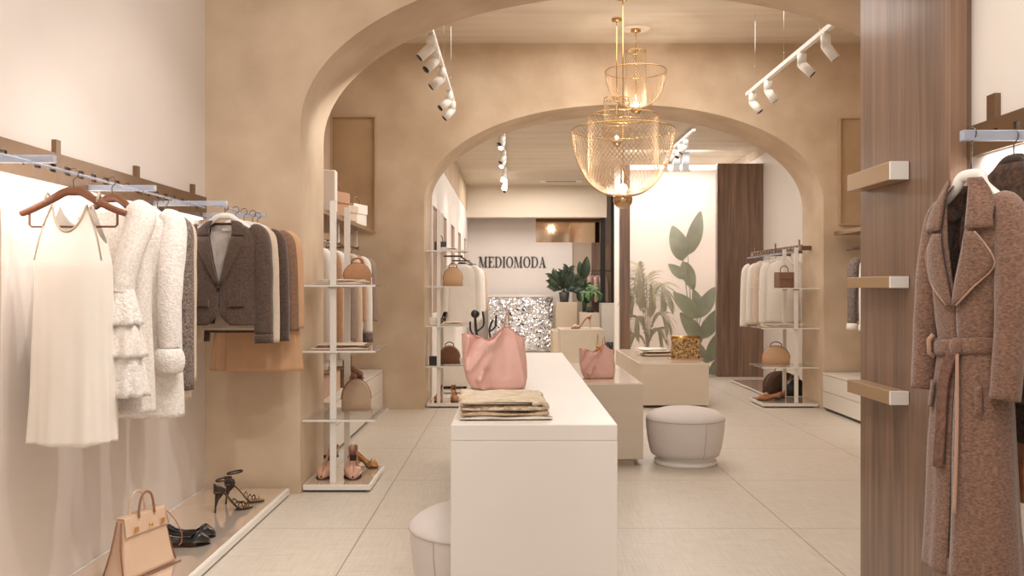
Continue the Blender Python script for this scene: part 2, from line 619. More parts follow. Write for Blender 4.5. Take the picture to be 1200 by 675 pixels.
def chest(label, x0, x1, y0, y1, z0, z1, face, nd=2, feet=False):
    """drawers face along +x (face=1) or -x"""
    t = thing('drawer_chest', label, 'chest of drawers', ((x0 + x1) / 2, (y0 + y1) / 2, 0), group='white drawer chests')
    a, b = (x1 - x0) / 2, (y1 - y0) / 2
    MB().box(-a + .012, a - .012, -b, b, z0, z1 - .02).build('body', M_CHEST, t)
    MB().box(-a, a, -b - .002, b + .002, z1 - .02, z1).build('top', M_CHEST, t, bevel=.002)
    h = (z1 - .024 - z0) / nd
    for k in range(nd):
        fx = (a - .012, a) if face > 0 else (-a, -a + .012)
        MB().box(fx[0], fx[1], -b + .002, b - .002, z0 + k * h + .003, z0 + (k + 1) * h - .003).build('drawer', M_CHEST, t, bevel=.001)
    if feet:
        for sx in (-1, 1):
            for sy in (-1, 1):
                MB().box(sx * (a - .05) - .02, sx * (a - .05) + .02, sy * (b - .06) - .02, sy * (b - .06) + .02, 0, z0).build('leg', M_BLACK, t)
    else:
        MB().box(-a + .03, a - .03, -b + .02, b - .02, 0, z0).build('base', M_STEEL, t)
    return t


chest('white drawer chest with tan boots under the hanging shirts', XL + .005, -1.38, 6.75, 9.47, .03, .43, 1)
chest('white drawer chest partly hidden by the dark wood panel', 3.316, 3.845, 7.2, 9.47, .03, .40, -1)
chest('short white chest on black feet behind the rear-arch rack', -.91, -.55, 11.2, 13.3, .06, .33, 1, 1, True)
chest('white drawer chest below the pink clothes at the back', 1.76, 2.15, 17.4, 17.95, .50 - .45, 1.0, -1, 3)


# ------------------------------------------------------------------ wood panel and its bars
t = thing('walnut_divider', 'tall dark walnut panel standing beside the trench coat', 'panel', (1.56, 3.48, 0))
MB().box(-.04, .04, -.39, .39, 0, 3.99).build('board', M_WOOD, t)
MB().box(-.04, .017, -.402, -.3905, 0, 3.99).build('edge_strip', M_WOODL, t)  # near end of the board, drawn lighter as its lit side
M_BAR = mat('bronze_bar', (176, 146, 112), .3, metal=.35)
for zt, zb, lab in ((1.785, 1.715, 'uppermost bronze bar on the walnut panel'), (1.345, 1.30, 'middle bronze bar on the walnut panel'), (.905, .852, 'lowest bronze bar on the walnut panel')):
    b = thing('display_bar', lab, 'display bar', (1.482, 3.46, zb), group='bars on the walnut panel')
    h = zt - zb
    MB().box(-.036, .036, -.055, .37, 0, h).build('bar', M_BAR, b, bevel=.002)
    MB().box(-.036, .036, -.068, -.0555, 0, h).build('end_cap', M_EDGE, b, bevel=.002)


# ------------------------------------------------------------------ garment rails
def slotted_plate(x0, x1, ya, yb, z0, z1, pitch=.12, sw=.05):
    """flat bar along y with a row of square slots"""
    mb = MB()
    zc = (z0 + z1) / 2
    sl, sh = zc - .018, zc + .018
    ys = []
    y = ya + .1
    while y < yb - .1:
        ys.append(y)
        y += pitch
    mb.box(x0, x1, ya, yb, z0, sl).box(x0, x1, ya, yb, sh, z1)
    e = ya
    for y in ys:
        mb.box(x0, x1, e, y, sl, sh)
        e = y + sw
    mb.box(x0, x1, e, yb, sl, sh)
    return mb


M_BRPLATE = mat('bronze_strip', (128, 102, 78), .25, metal=.6)
rl = thing('garment_rail', 'long slotted bronze rail with clear arms on the white wall, carrying the dress', 'rail', (XL, 2.0, 1.735), group='wall garment rails')
slotted_plate(.02, .03, 0, 3.54, 0, .13).build('slotted_plate', M_BRPLATE, rl)
for y in (.75, 1.75, 2.55, 3.35):
    MB().box(0, .02, y - .02, y + .02, .03, .19).build('bracket', M_BRPLATE, rl)
for y, e in ((1.1, .34), (2.0, .33), (2.72, .42), (3.47, .42)):
    MB().box(.03, e, y - .012, y + .012, .002, .028).build('support_arm', M_GLASSE, rl, bevel=.002)
MB().tube([(.256, .6, .005), (.256, 2.85, .005)], .005, 8).build('hanging_rod', M_GLASSE, rl)
MB().tube([(.37, 2.65, .005), (.37, 3.53, .005)], .005, 8).build('hanging_rod', M_GLASSE, rl)

M_LED = mat('led_strip_glow', (255, 246, 236), .5, emit=(255, 244, 232), estr=3)
MB().box(.006, .019, .05, 3.5, -.012, -.002).build('led_strip', M_LED, rl)  # assumed strip, modelled as the source of the added wall light
rr = thing('garment_rail', 'slotted bronze rail with a clear arm above the brown trench coat', 'rail', (1.60, 1.6, 1.749), group='wall garment rails')
slotted_plate(-.03, -.02, 0, 1.46, 0, .105, .13, .04).build('slotted_plate', M_BRPLATE, rr)
for y in (.55, 1.33):
    MB().box(-.02, 0, y - .025, y + .025, .03, .19).build('bracket', M_BRPLATE, rr)
MB().box(-.285, -.03, .985, 1.009, -.018, .012).build('support_arm', M_GLASSE, rr, bevel=.002)

# rails further back
r3 = thing('garment_rail', 'bronze rail over the rear plinth carrying pale jackets', 'rail', (3.675, 10.0, 1.72), group='wall garment rails')
slotted_plate(-.475, -.465, -.2, 1.9, 0, .06).build('slotted_plate', M_BRPLATE, r3)
for y in (-.1, .8, 1.7):
    MB().box(-.465, 0, y - .015, y + .015, .0, .05).build('bracket', M_BRPLATE, r3)
    MB().box(-.475, -.465, y - .015, y + .015, .06, .12).build('peg', M_BRPLATE, r3)
MB().tube([(-.52, -.1, -.02), (-.52, 1.9, -.02)], .009, 8).build('hanging_rod', M_GLASSE, r3)
r4 = thing('garment_rail', 'chrome rail under the bronze shelf carrying shirts', 'rail', (XL, 6.4, 1.70), group='wall garment rails')
MB().tube([(.34, .15, 0), (.34, 2.9, 0)], .009, 8).build('hanging_rod', M_CHROME, r4)
for y in (.3, 1.5, 2.8):
    MB().box(0, .35, y - .01, y + .01, .009, .03).build('bracket', M_CHROME, r4)
r5 = thing('garment_rail', 'thin rail along the niche wall carrying white clothes', 'rail', (-.92, 11.5, 1.70), group='wall garment rails')
MB().tube([(.26, 0, 0), (.26, 4.6, 0)], .009, 8).build('hanging_rod', M_STEEL, r5)
for y in (.2, 2.2, 4.4):
    MB().box(0, .27, y - .012, y + .012, .009, .03).build('bracket', M_STEEL, r5)
r6 = thing('garment_rail', 'short black rail at the back carrying pink clothes', 'rail', (1.60, 18.55, 0), group='wall garment rails')
MB().tube([(-.05, 0, 0), (-.05, 0, 1.66), (.5, 0, 1.66)], .012, 8).build('frame', M_BLACK, r6)
r7 = thing('garment_rail', 'chrome rail by the white chest behind the walnut panel', 'rail', (3.85, 7.6, 1.70), group='wall garment rails')
MB().tube([(-.30, 0, 0), (-.30, 1.8, 0)], .009, 8).build('hanging_rod', M_CHROME, r7)
for y in (.2, 1.6):
    MB().box(-.31, 0, y - .01, y + .01, .009, .03).build('bracket', M_CHROME, r7)

# bronze wall shelf of the middle room
ws = thing('wall_shelf', 'bronze shelf above the hanging shirts holding bags', 'shelf', (XL, 6.35, 1.86), group='bronze wall shelves')
MB().box(0, .52, 0, 2.75, 0, .035).build('board', M_BRONZE, ws, bevel=.002)
for y in (.5, 1.4, 2.3):
    MB().box(.40, .425, y - .03, y + .03, -.16, 0).build('hanger_plate', M_EDGE, ws)
wr = thing('wall_shelf', 'bronze shelf on the far wall behind the walnut panel edge', 'shelf', (3.85, 7.4, 1.86), group='bronze wall shelves')
MB().box(-.42, 0, 0, 2.05, 0, .04).build('board', M_BRONZE, wr, bevel=.002)


# glass framed panels on the wall round the rear arch
def glass_frame(label, x0, x1, z0, z1, y):
    t = thing('glass_display', label, 'glass frame', ((x0 + x1) / 2, y, z0), group='slim framed glass panels')
    a, h = (x1 - x0) / 2, z1 - z0
    for s in (-1, 1):
        MB().box(s * a - .009, s * a + .009, -.03, -.004, 0, h).build('upright', M_FRAME, t)
    for z in (0, h):
        MB().box(-a + .0095, a - .0095, -.03, -.004, z - .009, z + .009).build('crossbar', M_FRAME, t)
    MB().box(-a, a, -.018, -.014, .01, h - .01).build('pane', M_TINT, t)


M_FRAME = mat('pale_bronze_frame', (206, 178, 148), .3, metal=.4)
glass_frame('slim glass frame on the beige wall above the bags shelf', -1.925, -1.46, 1.9, 3.13, 9.497)
glass_frame('slim glass frame on the beige wall near the walnut panel', 3.50, 3.84, 1.98, 3.12, 9.497)


# ------------------------------------------------------------------ frosted screen with wood fins
fs = thing('frosted_screen', 'tall frosted glass screen with plants showing through', 'screen', (2.36, 13.0, 0))


def frosted():
    m = bpy.data.materials.new('frosted_glass')
    m.use_nodes = True
    nt = m.node_tree
    nt.nodes.clear()
    out = nt.nodes.new('ShaderNodeOutputMaterial')
    rf = nt.nodes.new('ShaderNodeBsdfRefraction')
    rf.inputs['Roughness'].default_value = .11
    rf.inputs['IOR'].default_value = 1.15
    rf.inputs['Color'].default_value = rgb(252, 247, 245)
    tl = nt.nodes.new('ShaderNodeBsdfTranslucent')
    tl.inputs['Color'].default_value = rgb(246, 238, 233)
    df = nt.nodes.new('ShaderNodeBsdfDiffuse')
    df.inputs['Color'].default_value = rgb(240, 230, 220)
    a = nt.nodes.new('ShaderNodeMixShader'); a.inputs[0].default_value = .14
    b = nt.nodes.new('ShaderNodeMixShader'); b.inputs[0].default_value = .06
    nt.links.new(rf.outputs[0], a.inputs[1]); nt.links.new(tl.outputs[0], a.inputs[2])
    nt.links.new(a.outputs[0], b.inputs[1]); nt.links.new(df.outputs[0], b.inputs[2])
    nt.links.new(b.outputs[0], out.inputs['Surface'])
    return m


MB().box(-.635, .64, 0, .012, 0, 3.1).build('pane', frosted(), fs)
w1 = thing('wood_fin', 'narrow walnut fin between the back room and the frosted screen', 'panel', (1.655, 13.0, 0), group='walnut panels by the frosted screen')
MB().box(-.075, .068, -.04, .1, 0, 3.1).build('board', M_WOOD, w1)
w2 = thing('wood_fin', 'broad walnut panel between the frosted screen and the white wall', 'panel', (3.335, 13.0, 0), group='walnut panels by the frosted screen')
MB().box(-.332, .335, -.03, .1, 0, 3.12).build('board', M_WOOD, w2)

# black frames (poles) of the glazing behind
for x, y, z1, lab in ((2.52, 13.6, 3.37, 'thick black post above the frosted screen'), (2.66, 13.6, 3.37, 'black post beside the thick one above the frosted screen'), (2.36, 13.6, 3.37, 'thin black post above the frosted screen'),
                      (1.86, 18.2, 3.3, 'black post at the back beside the mirror strip'), (2.08, 18.2, 3.3, 'black post nearest the narrow walnut fin at the back')):
    w = .05 if 'thin' not in lab else .025
    pt = thing('black_post', lab, 'post', (x, y, 0), group='black glazing posts')
    zb = 3.1 if y < 14 else .02
    MB().box(-w, w, -.03, .03, zb, z1).build('shaft', M_BLACK, pt)
    MB().box(-w - .012, w + .012, -.045, .045, zb - .02, zb).build('foot', M_BLACK, pt)

# ------------------------------------------------------------------ reception desk with crumpled foil front
ds = thing('reception_desk', 'reception desk with a sparkling crumpled foil front', 'reception desk', (.17, 18.0, 0))
rnd = random.Random(3)


def foil(u, v):
    x, z = lerp(-.65, .66, u), lerp(.02, 1.12, v)
    edge = min(1, 12 * min(u, v, 1 - u, 1 - v))
    return V((x + edge * rnd.uniform(-.012, .012), -.02 - edge * rnd.uniform(0, .10), z + edge * rnd.uniform(-.014, .014)))


M_FOIL = mat('crumpled_foil', (250, 250, 252), .14, metal=1.0)
MB().patch(foil, 44, 38, False).build('foil_front', M_FOIL, ds, recalc=False)
MB().box(-.65, .66, 0, .5, .0, 1.12).build('body', M_WHITE2, ds)
MB().box(-.66, .67, -.06, .52, 1.12, 1.16).build('top', M_COUNTER, ds, bevel=.003)

# ------------------------------------------------------------------ the sign
sg = thing('wall_sign', 'dark serif shop name lettering on the white back wall', 'sign', (-.70, 18.695, 1.735))
M_INK = mat('sign_ink', (58, 48, 44), .5)
LH = .225


def letter(ch):
    """high-contrast serif capitals, unit height; returns (MB, width)"""
    mb = MB()
    T, h = .17, .04
    d0, d1 = -.02, 0

    def quad(*p):
        mb.prism([(x, z) for x, z in p], 'y', d0, d1)

    def rect(x0, x1, z0, z1):
        quad((x0, z0), (x1, z0), (x1, z1), (x0, z1))

    def serif(x0, x1, z):
        rect(x0, x1, z, z + h) if z == 0 else rect(x0, x1, z - h, z)

    def bowl(cx, cz, rx, rz, tx, a0, a1, n=28):
        for i in range(n):
            a, b = lerp(a0, a1, i / n), lerp(a0, a1, (i + 1) / n)
            o = lambda q: (cx + rx * math.cos(q), cz + rz * math.sin(q))
            i_ = lambda q: (cx + (rx - tx) * math.cos(q), cz + (rz - h) * math.sin(q))
            quad(i_(a), o(a), o(b), i_(b))
    if ch == 'M':
        w = 1.02
        rect(.12, .12 + h, 0, 1); rect(w - .12 - T, w - .12, 0, 1)
        quad((.10, 1), (.10 + T + .04, 1), (w / 2 + .05, .0), (w / 2 - .05, 0))
        quad((w / 2 - .03, 0), (w / 2 + .01, 0), (w - .12, 1), (w - .16, 1))
        serif(0, .25, 0); serif(w - .12 - T - .09, w, 0); serif(0, .2, 1); serif(w - .25, w, 1)
    elif ch == 'E':
        w = .68
        rect(.1, .1 + T, 0, 1)
        rect(0, w - .04, 0, h); rect(0, w - .06, 1 - h, 1); rect(.1, .46, .5, .5 + h)
        quad((w - .04, 0), (w, .26), (w - .025, .26), (w - .12, h)); quad((w - .06, 1), (w - .03, .76), (w - .055, .76), (w - .14, 1 - h))
        rect(.44, .465, .4, .64)
    elif ch == 'D':
        w = .82
        rect(.1, .1 + T, 0, 1); rect(0, .42, 0, h); rect(0, .42, 1 - h, 1)
        bowl(.40, .5, .41, .5, T, -PI / 2, PI / 2)
    elif ch == 'I':
        w = .36
        rect(.105, .105 + T, 0, 1); serif(0, w, 0); serif(0, w, 1)
    elif ch == 'O':
        w = .82
        bowl(.41, .5, .41, .52, T, 0, 2 * PI, 48)
    else:
        w = .86
        quad((.12, 0), (.12 + h + .01, 0), (.45, 1), (.40, 1))
        quad((w - .12 - T - .04, 0), (w - .09, 0), (.46, 1), (.38, 1))
        rect(.22, .62, .33, .33 + h)
        serif(0, .27, 0); serif(w - .4, w, 0)
    return mb, w


lets = [(ch,) + letter(ch) for ch in 'MEDIOMODA']
tot = sum(l[2] for l in lets) + .07 * 8
sx = 1.42 / (tot * LH)
x = 0
for ch, mb, w in lets:
    mb.tf(Matrix.Translation((x * LH * sx, 0, 0)) @ Matrix.Diagonal((LH * sx, 1, LH, 1)))
    mb.build('letter', M_INK, sg)
    x += w + .07

vt = thing('ceiling_vent', 'slim white slot air vent in the ceiling near the back', 'vent', (.95, 17.2, H3))
MB().box(-.40, .40, -.10, .10, -.015, 0).build('frame', M_EDGE, vt)
MB().box(-.29, .29, -.05, .05, -.02, -.0155).build('slot', M_STEEL, vt)
# ------------------------------------------------------------------ hangers and garments
M_HW = mat('white_hanger', (236, 228, 220), .35)
M_HWOOD = mat('brown_hanger_wood', (122, 74, 48), .4, var=.1, vscale=20, stretch=(1, 8, 8))
M_HBLK = mat('black_hanger', (52, 40, 34), .4)
M_HOOK = mat('hanger_hook', (110, 100, 94), .25, metal=.9)
HZ = {}


def hanger(label, m, loc, rz=0, w=.40, bar=None, group=None, gap=0.0, drop=.03):
    """origin = where the hook rests on the rod"""
    t = thing('clothes_hanger', label, 'hanger', loc, rz, group or 'clothes hangers')
    r = .019
    c = (0, 0, -.006)
    pts = [(0, 0, -drop - .05), (0, 0, -drop)] + arc_pts(c, r, -PI * .42, PI * 1.06, 12)
    MB().tube(pts, .0022, 6).build('hook', M_HOOK, t)
    z = -drop - .045
    ctrl = [(-w / 2, .004, z - .085), (-w * .4, -.002, z - .07), (-w * .22, -.004, z - .035), (-.035, 0, z - .004), (0, 0, z), (.035, 0, z - .004), (w * .22, -.004, z - .035), (w * .4, -.002, z - .07), (w / 2, .004, z - .085)]
    P = smoothpath(ctrl, 4)
    n = len(P)
    rad = [(.010 + .006 * abs(i / (n - 1) - .5) * 2, .019 - .007 * abs(i / (n - 1) - .5) * 2) for i in range(n)]
    MB().tube(P, rad, 10, up=(0, 0, 1)).build('shoulder_bar', m, t)
    if bar:
        b = MB()
        b.tube([(-w * .42, 0, z - .07), (-w * .42, 0, z - .128), (-w * .40, 0, z - .135), (w * .40, 0, z - .135), (w * .42, 0, z - .128), (w * .42, 0, z - .07)], .0045, 6)
        b.build('trouser_bar', bar, t)
    return t


EXP = .78


def ring_xy(w, d, t, e=EXP):
    s, c = math.sin(2 * PI * t), math.cos(2 * PI * t)
    return w * math.copysign(abs(s) ** e, s), -d * math.copysign(abs(c) ** e, c)


def front_y(prof, x, z, e=EXP):
    w, d = interp(prof, z)[:2]
    k = min(.985, abs(x) / max(w, 1e-4))
    return -d * (1 - k ** (2 / e)) ** (e / 2)


class Garment:
    """prof rows: (z, half width, half depth); front is -y; the origin is the hook point of the hanger"""

    def __init__(s, name, label, cat, group, loc, rz, prof, m, gap=None, folds=(.05, 7), seed=0, nz=46, na=64, hem=0.0, solid=.004, part='body', top=None):
        s.root = thing(name, label, cat, loc, rz, group)
        s.prof, s.m, s.seed = prof, m, seed
        z0, z1 = prof[0][0], prof[-1][0]
        mb = MB()
        rows = []
        for j in range(nz + 1):
            z = lerp(z0, z1, j / nz)
            w, d = interp(prof, z)[:2]
            f = max(0, (z0 - .18 - z) / (z0 - .18 - z1)) if z1 < z0 - .18 else 0
            g = gap(z) if gap else None
            row = []
            N = na if gap is None else na + 1
            for i in range(N):
                if gap is None:
                    t = i / na
                else:
                    q = min(.95, max(.004, g / w))
                    t0 = math.asin(q ** (1 / EXP)) / (2 * PI)
                    t = lerp(t0, 1 - t0, i / na)
                zz = z
                if top:
                    zz = lerp(top(t), z1, j / nz)
                    w, d = interp(prof, zz)[:2]
                x, y = ring_xy(w, d, t)
                a = folds[0] * f * math.sin(folds[1] * 2 * PI * t + seed + 1.3 * math.sin(2.2 * f + seed)) + folds[0] * .5 * f * math.sin(folds[1] * 1.7 * 2 * PI * t + 2 * seed)
                if gap is not None:
                    ed = min(1, min(i, na - i) / 5)
                    a *= ed
                nn = mnoise.noise(V((x * 7 + seed * 3.1, y * 7, z * 4))) * .006
                rad = math.hypot(x, y) + 1e-6
                k = 1 + a * min(1, .12 / rad * 1.3) + nn / rad
                if hem and j == nz:
                    zz += hem * math.sin(3 * 2 * PI * t + seed)
                row.append(V((x * k, y * k, zz)))
            rows.append(row)
        mb.loft(rows, closed=gap is None)
        s.body = mb.build(part, m, s.root, solid=solid)

    def fy(s, x, z):
        return front_y(s.prof, x, z)

    def sleeve(s, side, path, rad, m=None, cuff=None, seed=0, name='sleeve', wr=.05, flare=None):
        P = smoothpath([(side * p[0], p[1], p[2]) for p in path], 7)
        n = len(P)
        R = smoothpath([r if isinstance(r, tuple) else (r, r) for r in rad], 7)
        rings = []
        N = 22
        for i, p in enumerate(P):
            t = (V(P[min(i + 1, n - 1)]) - V(P[max(i - 1, 0)])).normalized()
            a = V((0, 1, 0)).cross(t).normalized()
            b = t.cross(a).normalized()
            r = R[min(i, len(R) - 1)]
            q = i / (n - 1)
            row = []
            for k in range(N):
                th = 2 * PI * k / N
                w_ = 1 + wr * mnoise.noise(V((math.cos(th) * 1.5 + seed, math.sin(th) * 1.5, q * 9 + seed)))
                row.append(V(p) + a * (r[0] * w_ * math.cos(th)) + b * (r[1] * w_ * math.sin(th)))
            rings.append(row)
        mb = MB().loft(rings, cap0=True)
        o = mb.build(name, m or s.m, s.root, solid=.003)
        if cuff:
            p, t = V(P[-1]), (V(P[-1]) - V(P[-3])).normalized()
            r0, r1, ln, cm = cuff
            pts = [p - t * .004, p + t * ln * .12, p + t * ln * .5, p + t * ln]
            MB().tube(pts, [r0, r0 * 1.05, r1, r1 * .98], 22, caps=False, up=(0, 1, 0)).build('cuff', cm or s.m, o, solid=.003)
        return o

    def patch(s, name, rows, m, off=.006, th=.004, nu=8, nv=10, parent=None, bulge=0.0, side=1, smooth=True):
        """rows: (z, x0, x1) by falling z, laid on the front surface"""
        z0, z1 = rows[0][0], rows[-1][0]

        def fn(u, v):
            z = lerp(z0, z1, v)
            a, b = interp(rows, z)[:2]
            x = lerp(a, b, u) * side
            return V((x, s.fy(x, z) - off - bulge * math.sin(PI * u), z))
        return MB().patch(fn, nu, nv, smooth).build(name, m, parent or s.root, solid=th, offset=0)

    def button(s, x, z, m, r=.011):
        return MB().lathe([(r * .2, -.002), (r, -.001), (r, .002), (r * .6, .004), (.001, .004)], 12).tf(Matrix.Rotation(PI / 2, 4, 'X')).tf(Matrix.Translation((x, s.fy(x, z) - .008, z))).build('button', m, s.root)


JP = [(-.085, .075, .05), (-.10, .105, .058), (-.135, .165, .066), (-.165, .195, .074), (-.21, .205, .088), (-.30, .20, .098), (-.42, .19, .095), (-.5, .195, .1), (-.6, .212, .105), (-.645, .217, .106)]


def sp(x0, z0, x1, z1, fw=0.0):
    """a hanging sleeve path from the shoulder (x0,z0) to the cuff (x1,z1)"""
    return [(x0 - .05, .01, z0 + .012), (x0 - .005, .008, z0 - .02), (lerp(x0, x1, .45), -fw * .3, lerp(z0, z1, .22)), (lerp(x0, x1, .8), -fw * .6, lerp(z0, z1, .55)), (x1, -fw, z1)]


# fabrics
M_TWEED = mat('brown_tweed', (64, 46, 37), .9, col2=(88, 66, 53), vscale=90, bump=.25, bscale=260, sheen=.3)
M_TWEEDR = mat('herringbone_lapel', (62, 44, 35), .9, col2=(84, 62, 50), vscale=120, sheen=.3)
M_LINING = mat('pale_lining', (192, 174, 162), .6, col2=(206, 190, 178), vscale=30)
M_CREAMW = mat('cream_wool', (206, 186, 164), .9, var=.04, vscale=40, sheen=.3)
M_MIDBR = mat('mid_brown_wool', (126, 92, 72), .9, col2=(142, 108, 86), vscale=80, bump=.2, bscale=200)
M_CAMEL = mat('camel_wool', (182, 136, 100), .9, var=.05, vscale=30, sheen=.3)
M_PEACH = mat('tan_pleated_cloth', (206, 162, 124), .75, var=.04, vscale=10)
M_SATIN = mat('ivory_satin', (234, 224, 213), .45, var=.015, vscale=4, sheen=.25)
M_SATIN2 = mat('satin_binding', (188, 168, 146), .5)
M_LACE = mat('white_lace', (236, 228, 220), .85, col2=(214, 202, 192), vscale=110, bump=.25, bscale=240)
M_KNIT = mat('white_boucle', (240, 233, 226), .95, col2=(222, 212, 204), vscale=70, bump=.7, bscale=110, sheen=.4)
M_SALT = mat('salt_pepper_tweed', (84, 72, 66), .95, col2=(150, 134, 124), vscale=110, bump=.3, bscale=200)
M_BEIGE = mat('beige_cloth', (214, 194, 174), .85, var=.03, vscale=12)
M_COAT = mat('rust_brown_weave', (92, 64, 50), .95, col2=(142, 106, 86), vscale=60, stretch=(1.5, 1.5, 3.4), bump=.35, bscale=180, sheen=.35, lo=.3, hi=.7)
M_COATE = mat('coat_edge', (172, 134, 112), .9, sheen=.3)
M_DKBR = mat('dark_brown_knit', (58, 40, 32), .9, col2=(92, 66, 50), vscale=60, bump=.4, bscale=120)
M_COPPER = mat('copper_satin', (150, 96, 62), .4, var=.2, vscale=30)
M_SHIRT = mat('white_shirt_cloth', (236, 228, 218), .8, var=.02, vscale=10)
M_PINKC = mat('dusty_pink_cloth', (214, 176, 164), .8, var=.02, vscale=10)
M_GREY = mat('warm_grey_cloth', (150, 130, 116), .85, var=.05, vscale=20)
M_BTN = mat('dark_button', (44, 32, 28), .3)

RZ = 1.745                      # rod height in the front room
XA, XB = XL + .256, XL + .37


def blazer():
    lab = 'brown tweed blazer with notched lapels hanging nearest on the second rod'
    x, y = XB, 4.84
    hanger('white hanger holding the brown tweed blazer', M_HW, (x, y, RZ), 0, .36, drop=.008)

    def gap(z):
        if z > -.43:
            return max(.002, lerp(.072, 0, min(1, (-.085 - z) / .34)))
        if z > -.56:
            return .002
        return .002 + .06 * ((-.56 - z) / .085) ** 2
    g = Garment('blazer', lab, 'jacket', 'brown and tan jackets on the second rod', (x, y, RZ), 0, JP, M_TWEED, gap, folds=(.012, 4), seed=1)
    for sd in (-1, 1):
        g.sleeve(sd, sp(.185, -.15, .222, -.70, .03), [(.05, .05), (.062, .06), (.06, .056), (.053, .05), (.05, .046)], seed=sd + 2, cuff=(.05, .051, .045, None))
        g.patch('lapel', [(-.17, .062, .118), (-.20, .056, .132), (-.24, .048, .112), (-.33, .026, .07), (-.425, .002, .016)], M_TWEEDR, .009, .006, side=sd)
        g.patch('collar', [(-.082, .05, .082), (-.10, .055, .108), (-.13, .062, .122), (-.163, .064, .125)], M_TWEEDR, .013, .007, side=sd)
        g.patch('pocket_flap', [(-.505, .055, .135), (-.512, .052, .138), (-.545, .052, .138)], M_TWEEDR, .008, .006, side=sd)
    g.button(.0, -.445, M_BTN)
    # lining seen in the neck, with its white tag
    ln = MB().patch(lambda u, v: V((lerp(-.09, .09, u) * (1 - .1 * v), .045 - .1 * v, lerp(-.1, -.44, v))), 8, 12).build('lining', M_LINING, g.root)
    MB().box(-.022, .022, .022, .0245, -.132, -.117).build('size_tag', M_HW, ln)
    return g


blazer()


def plain(name, label, cat, group, loc, rz, m, length, w=.2, d=.09, sl=True, slen=.6, hang=None, hlabel=None, seed=0, hem_w=None, nz=30, na=40, cuff=None, folds=(.03, 6), collar=None, hgroup=None, sw=.19, fw=.02, sr=.05):
    k = w / .2
    hw = (hem_w or w * 1.08)
    prof = [(-.085, .07 * k, d * .6), (-.10, .1 * k, d * .7), (-.135, .165 * k, d * .75), (-.17, .195 * k, d * .85), (-.25, w, d), (-length * .55, lerp(w, hw, .45), d), (-length, hw, d * 1.1)]
    if hang:
        hanger(hlabel, hang, loc, rz, .38 * k, group=hgroup)
    g = Garment(name, label, cat, group, loc, rz, prof, m, None, folds, seed, nz, na)
    if sl:
        for sd in (-1, 1):
            g.sleeve(sd, sp(sw * k, -.15, (sw + .035) * k, -.15 - slen, fw), [(sr, sr), (sr * 1.18, sr * 1.15), (sr * 1.12, sr * 1.1), (sr, sr), (sr * .92, sr * .9)], seed=seed + sd, cuff=cuff)
    if collar:
        MB().tube(smoothpath([(-.055 * k, .03, -.085), (-.075 * k, -.01, -.09), (-.03 * k, -d * .62, -.112), (.03 * k, -d * .62, -.112), (.075 * k, -.01, -.09), (.055 * k, .03, -.085), (0, .045, -.08)], 4), (.006, .016), 8, up=(0, 0, 1), closed=True).build('collar', collar, g.root)
    return g


G2 = 'brown and tan jackets on the second rod'
for i, (m, ln, w, sl, lab, nm, ct, dx) in enumerate([
        (M_CREAMW, .68, .19, .60, 'cream jacket hanging directly behind the brown tweed blazer', 'jacket', 'jacket', .035),
        (M_TWEED, .70, .20, .60, 'dark brown jacket hanging third behind the cream one', 'jacket', 'jacket', .06),
        (M_MIDBR, .68, .205, .55, 'mid brown jacket hanging fourth on the second rod', 'jacket', 'jacket', .10)]):
    plain(nm, lab, ct, G2, (XB + dx * .35, 4.99 + i * .125, RZ), .05 * i, m, ln, w, .05, True, sl, M_HW, 'white hanger ' + ('second', 'third', 'fourth')[i] + ' from the front on the second rod', seed=10 + i, sr=.042)
tc = plain('belted_coat', 'tan belted long coat hanging last, by the beige arch wall', 'coat', G2, (XB + .02, 5.39, RZ), 0, M_PEACH, .945, .215, .06, True, .54, M_HW, 'white hanger holding the tan long coat', seed=21, hem_w=.265, folds=(.09, 12), nz=40, na=96)
tc.patch('belt', [(-.56, -.2, .2), (-.60, -.2, .2)], M_CAMEL, .02, .008, 20, 2)
MB().box(.02, .085, -.112, -.10, -.612, -.548).build('belt_buckle', M_GOLD, tc.root, bevel=.004)


# ---- the white dress, nearest on the first rod
def dress():
    x, y = XA, 3.40
    hanger('pale wooden hanger with a brown bar holding the ivory dress', M_HWOOD, (x, y - .0, RZ), 0, .40, M_HWOOD)
    prof = [(-.12, .098, .03), (-.16, .106, .038), (-.22, .116, .05), (-.27, .128, .062), (-.36, .142, .078), (-.5, .146, .082), (-.75, .150, .085), (-1.035, .158, .092)]
    L = 'long ivory sleeveless dress with thin straps hanging nearest on the first rod'

    def top(t):
        q = abs(math.sin(2 * PI * t)) ** .6
        if q < .72:
            return lerp(-.232 if math.cos(2 * PI * t) > 0 else -.20, -.125, (q / .72) ** 2.6)
        return lerp(-.125, -.275, ((q - .72) / .28) ** 1.2)
    g = Garment('slip_dress', L, 'dress', 'pale clothes on the first rod', (x, y, RZ), 0, prof, M_SATIN, None, folds=(.06, 9), seed=4, nz=60, na=120, hem=.006, top=top)
    ed = []
    for i in range(29):
        t = lerp(-.155, .155, i / 28)
        z = top(t)
        w_, d_ = interp(prof, z)
        px_, py_ = ring_xy(w_, d_, t)
        ed.append((px_ * 1.01, py_ - .002, z))
    MB().tube(ed, .004, 6).build('neckline_binding', M_SATIN2, g.root)
    for sd in (-1, 1):
        MB().tube([(sd * .098, -.016, -.118), (sd * .10, -.014, -.095), (sd * .098, .0, -.078), (sd * .098, .016, -.10), (sd * .098, .016, -.118)], (.006, .0022), 6).build('strap', M_SATIN2, g.root)
        MB().tube([(sd * .098, front_y(prof, .098, -.205) - .004, -.205), (sd * .112, front_y(prof, .112, -.26) - .004, -.26), (sd * .128, front_y(prof, .128, -.34) - .005, -.34)], .0022, 5).build('tie_cord', M_SATIN2, g.root)


dress()


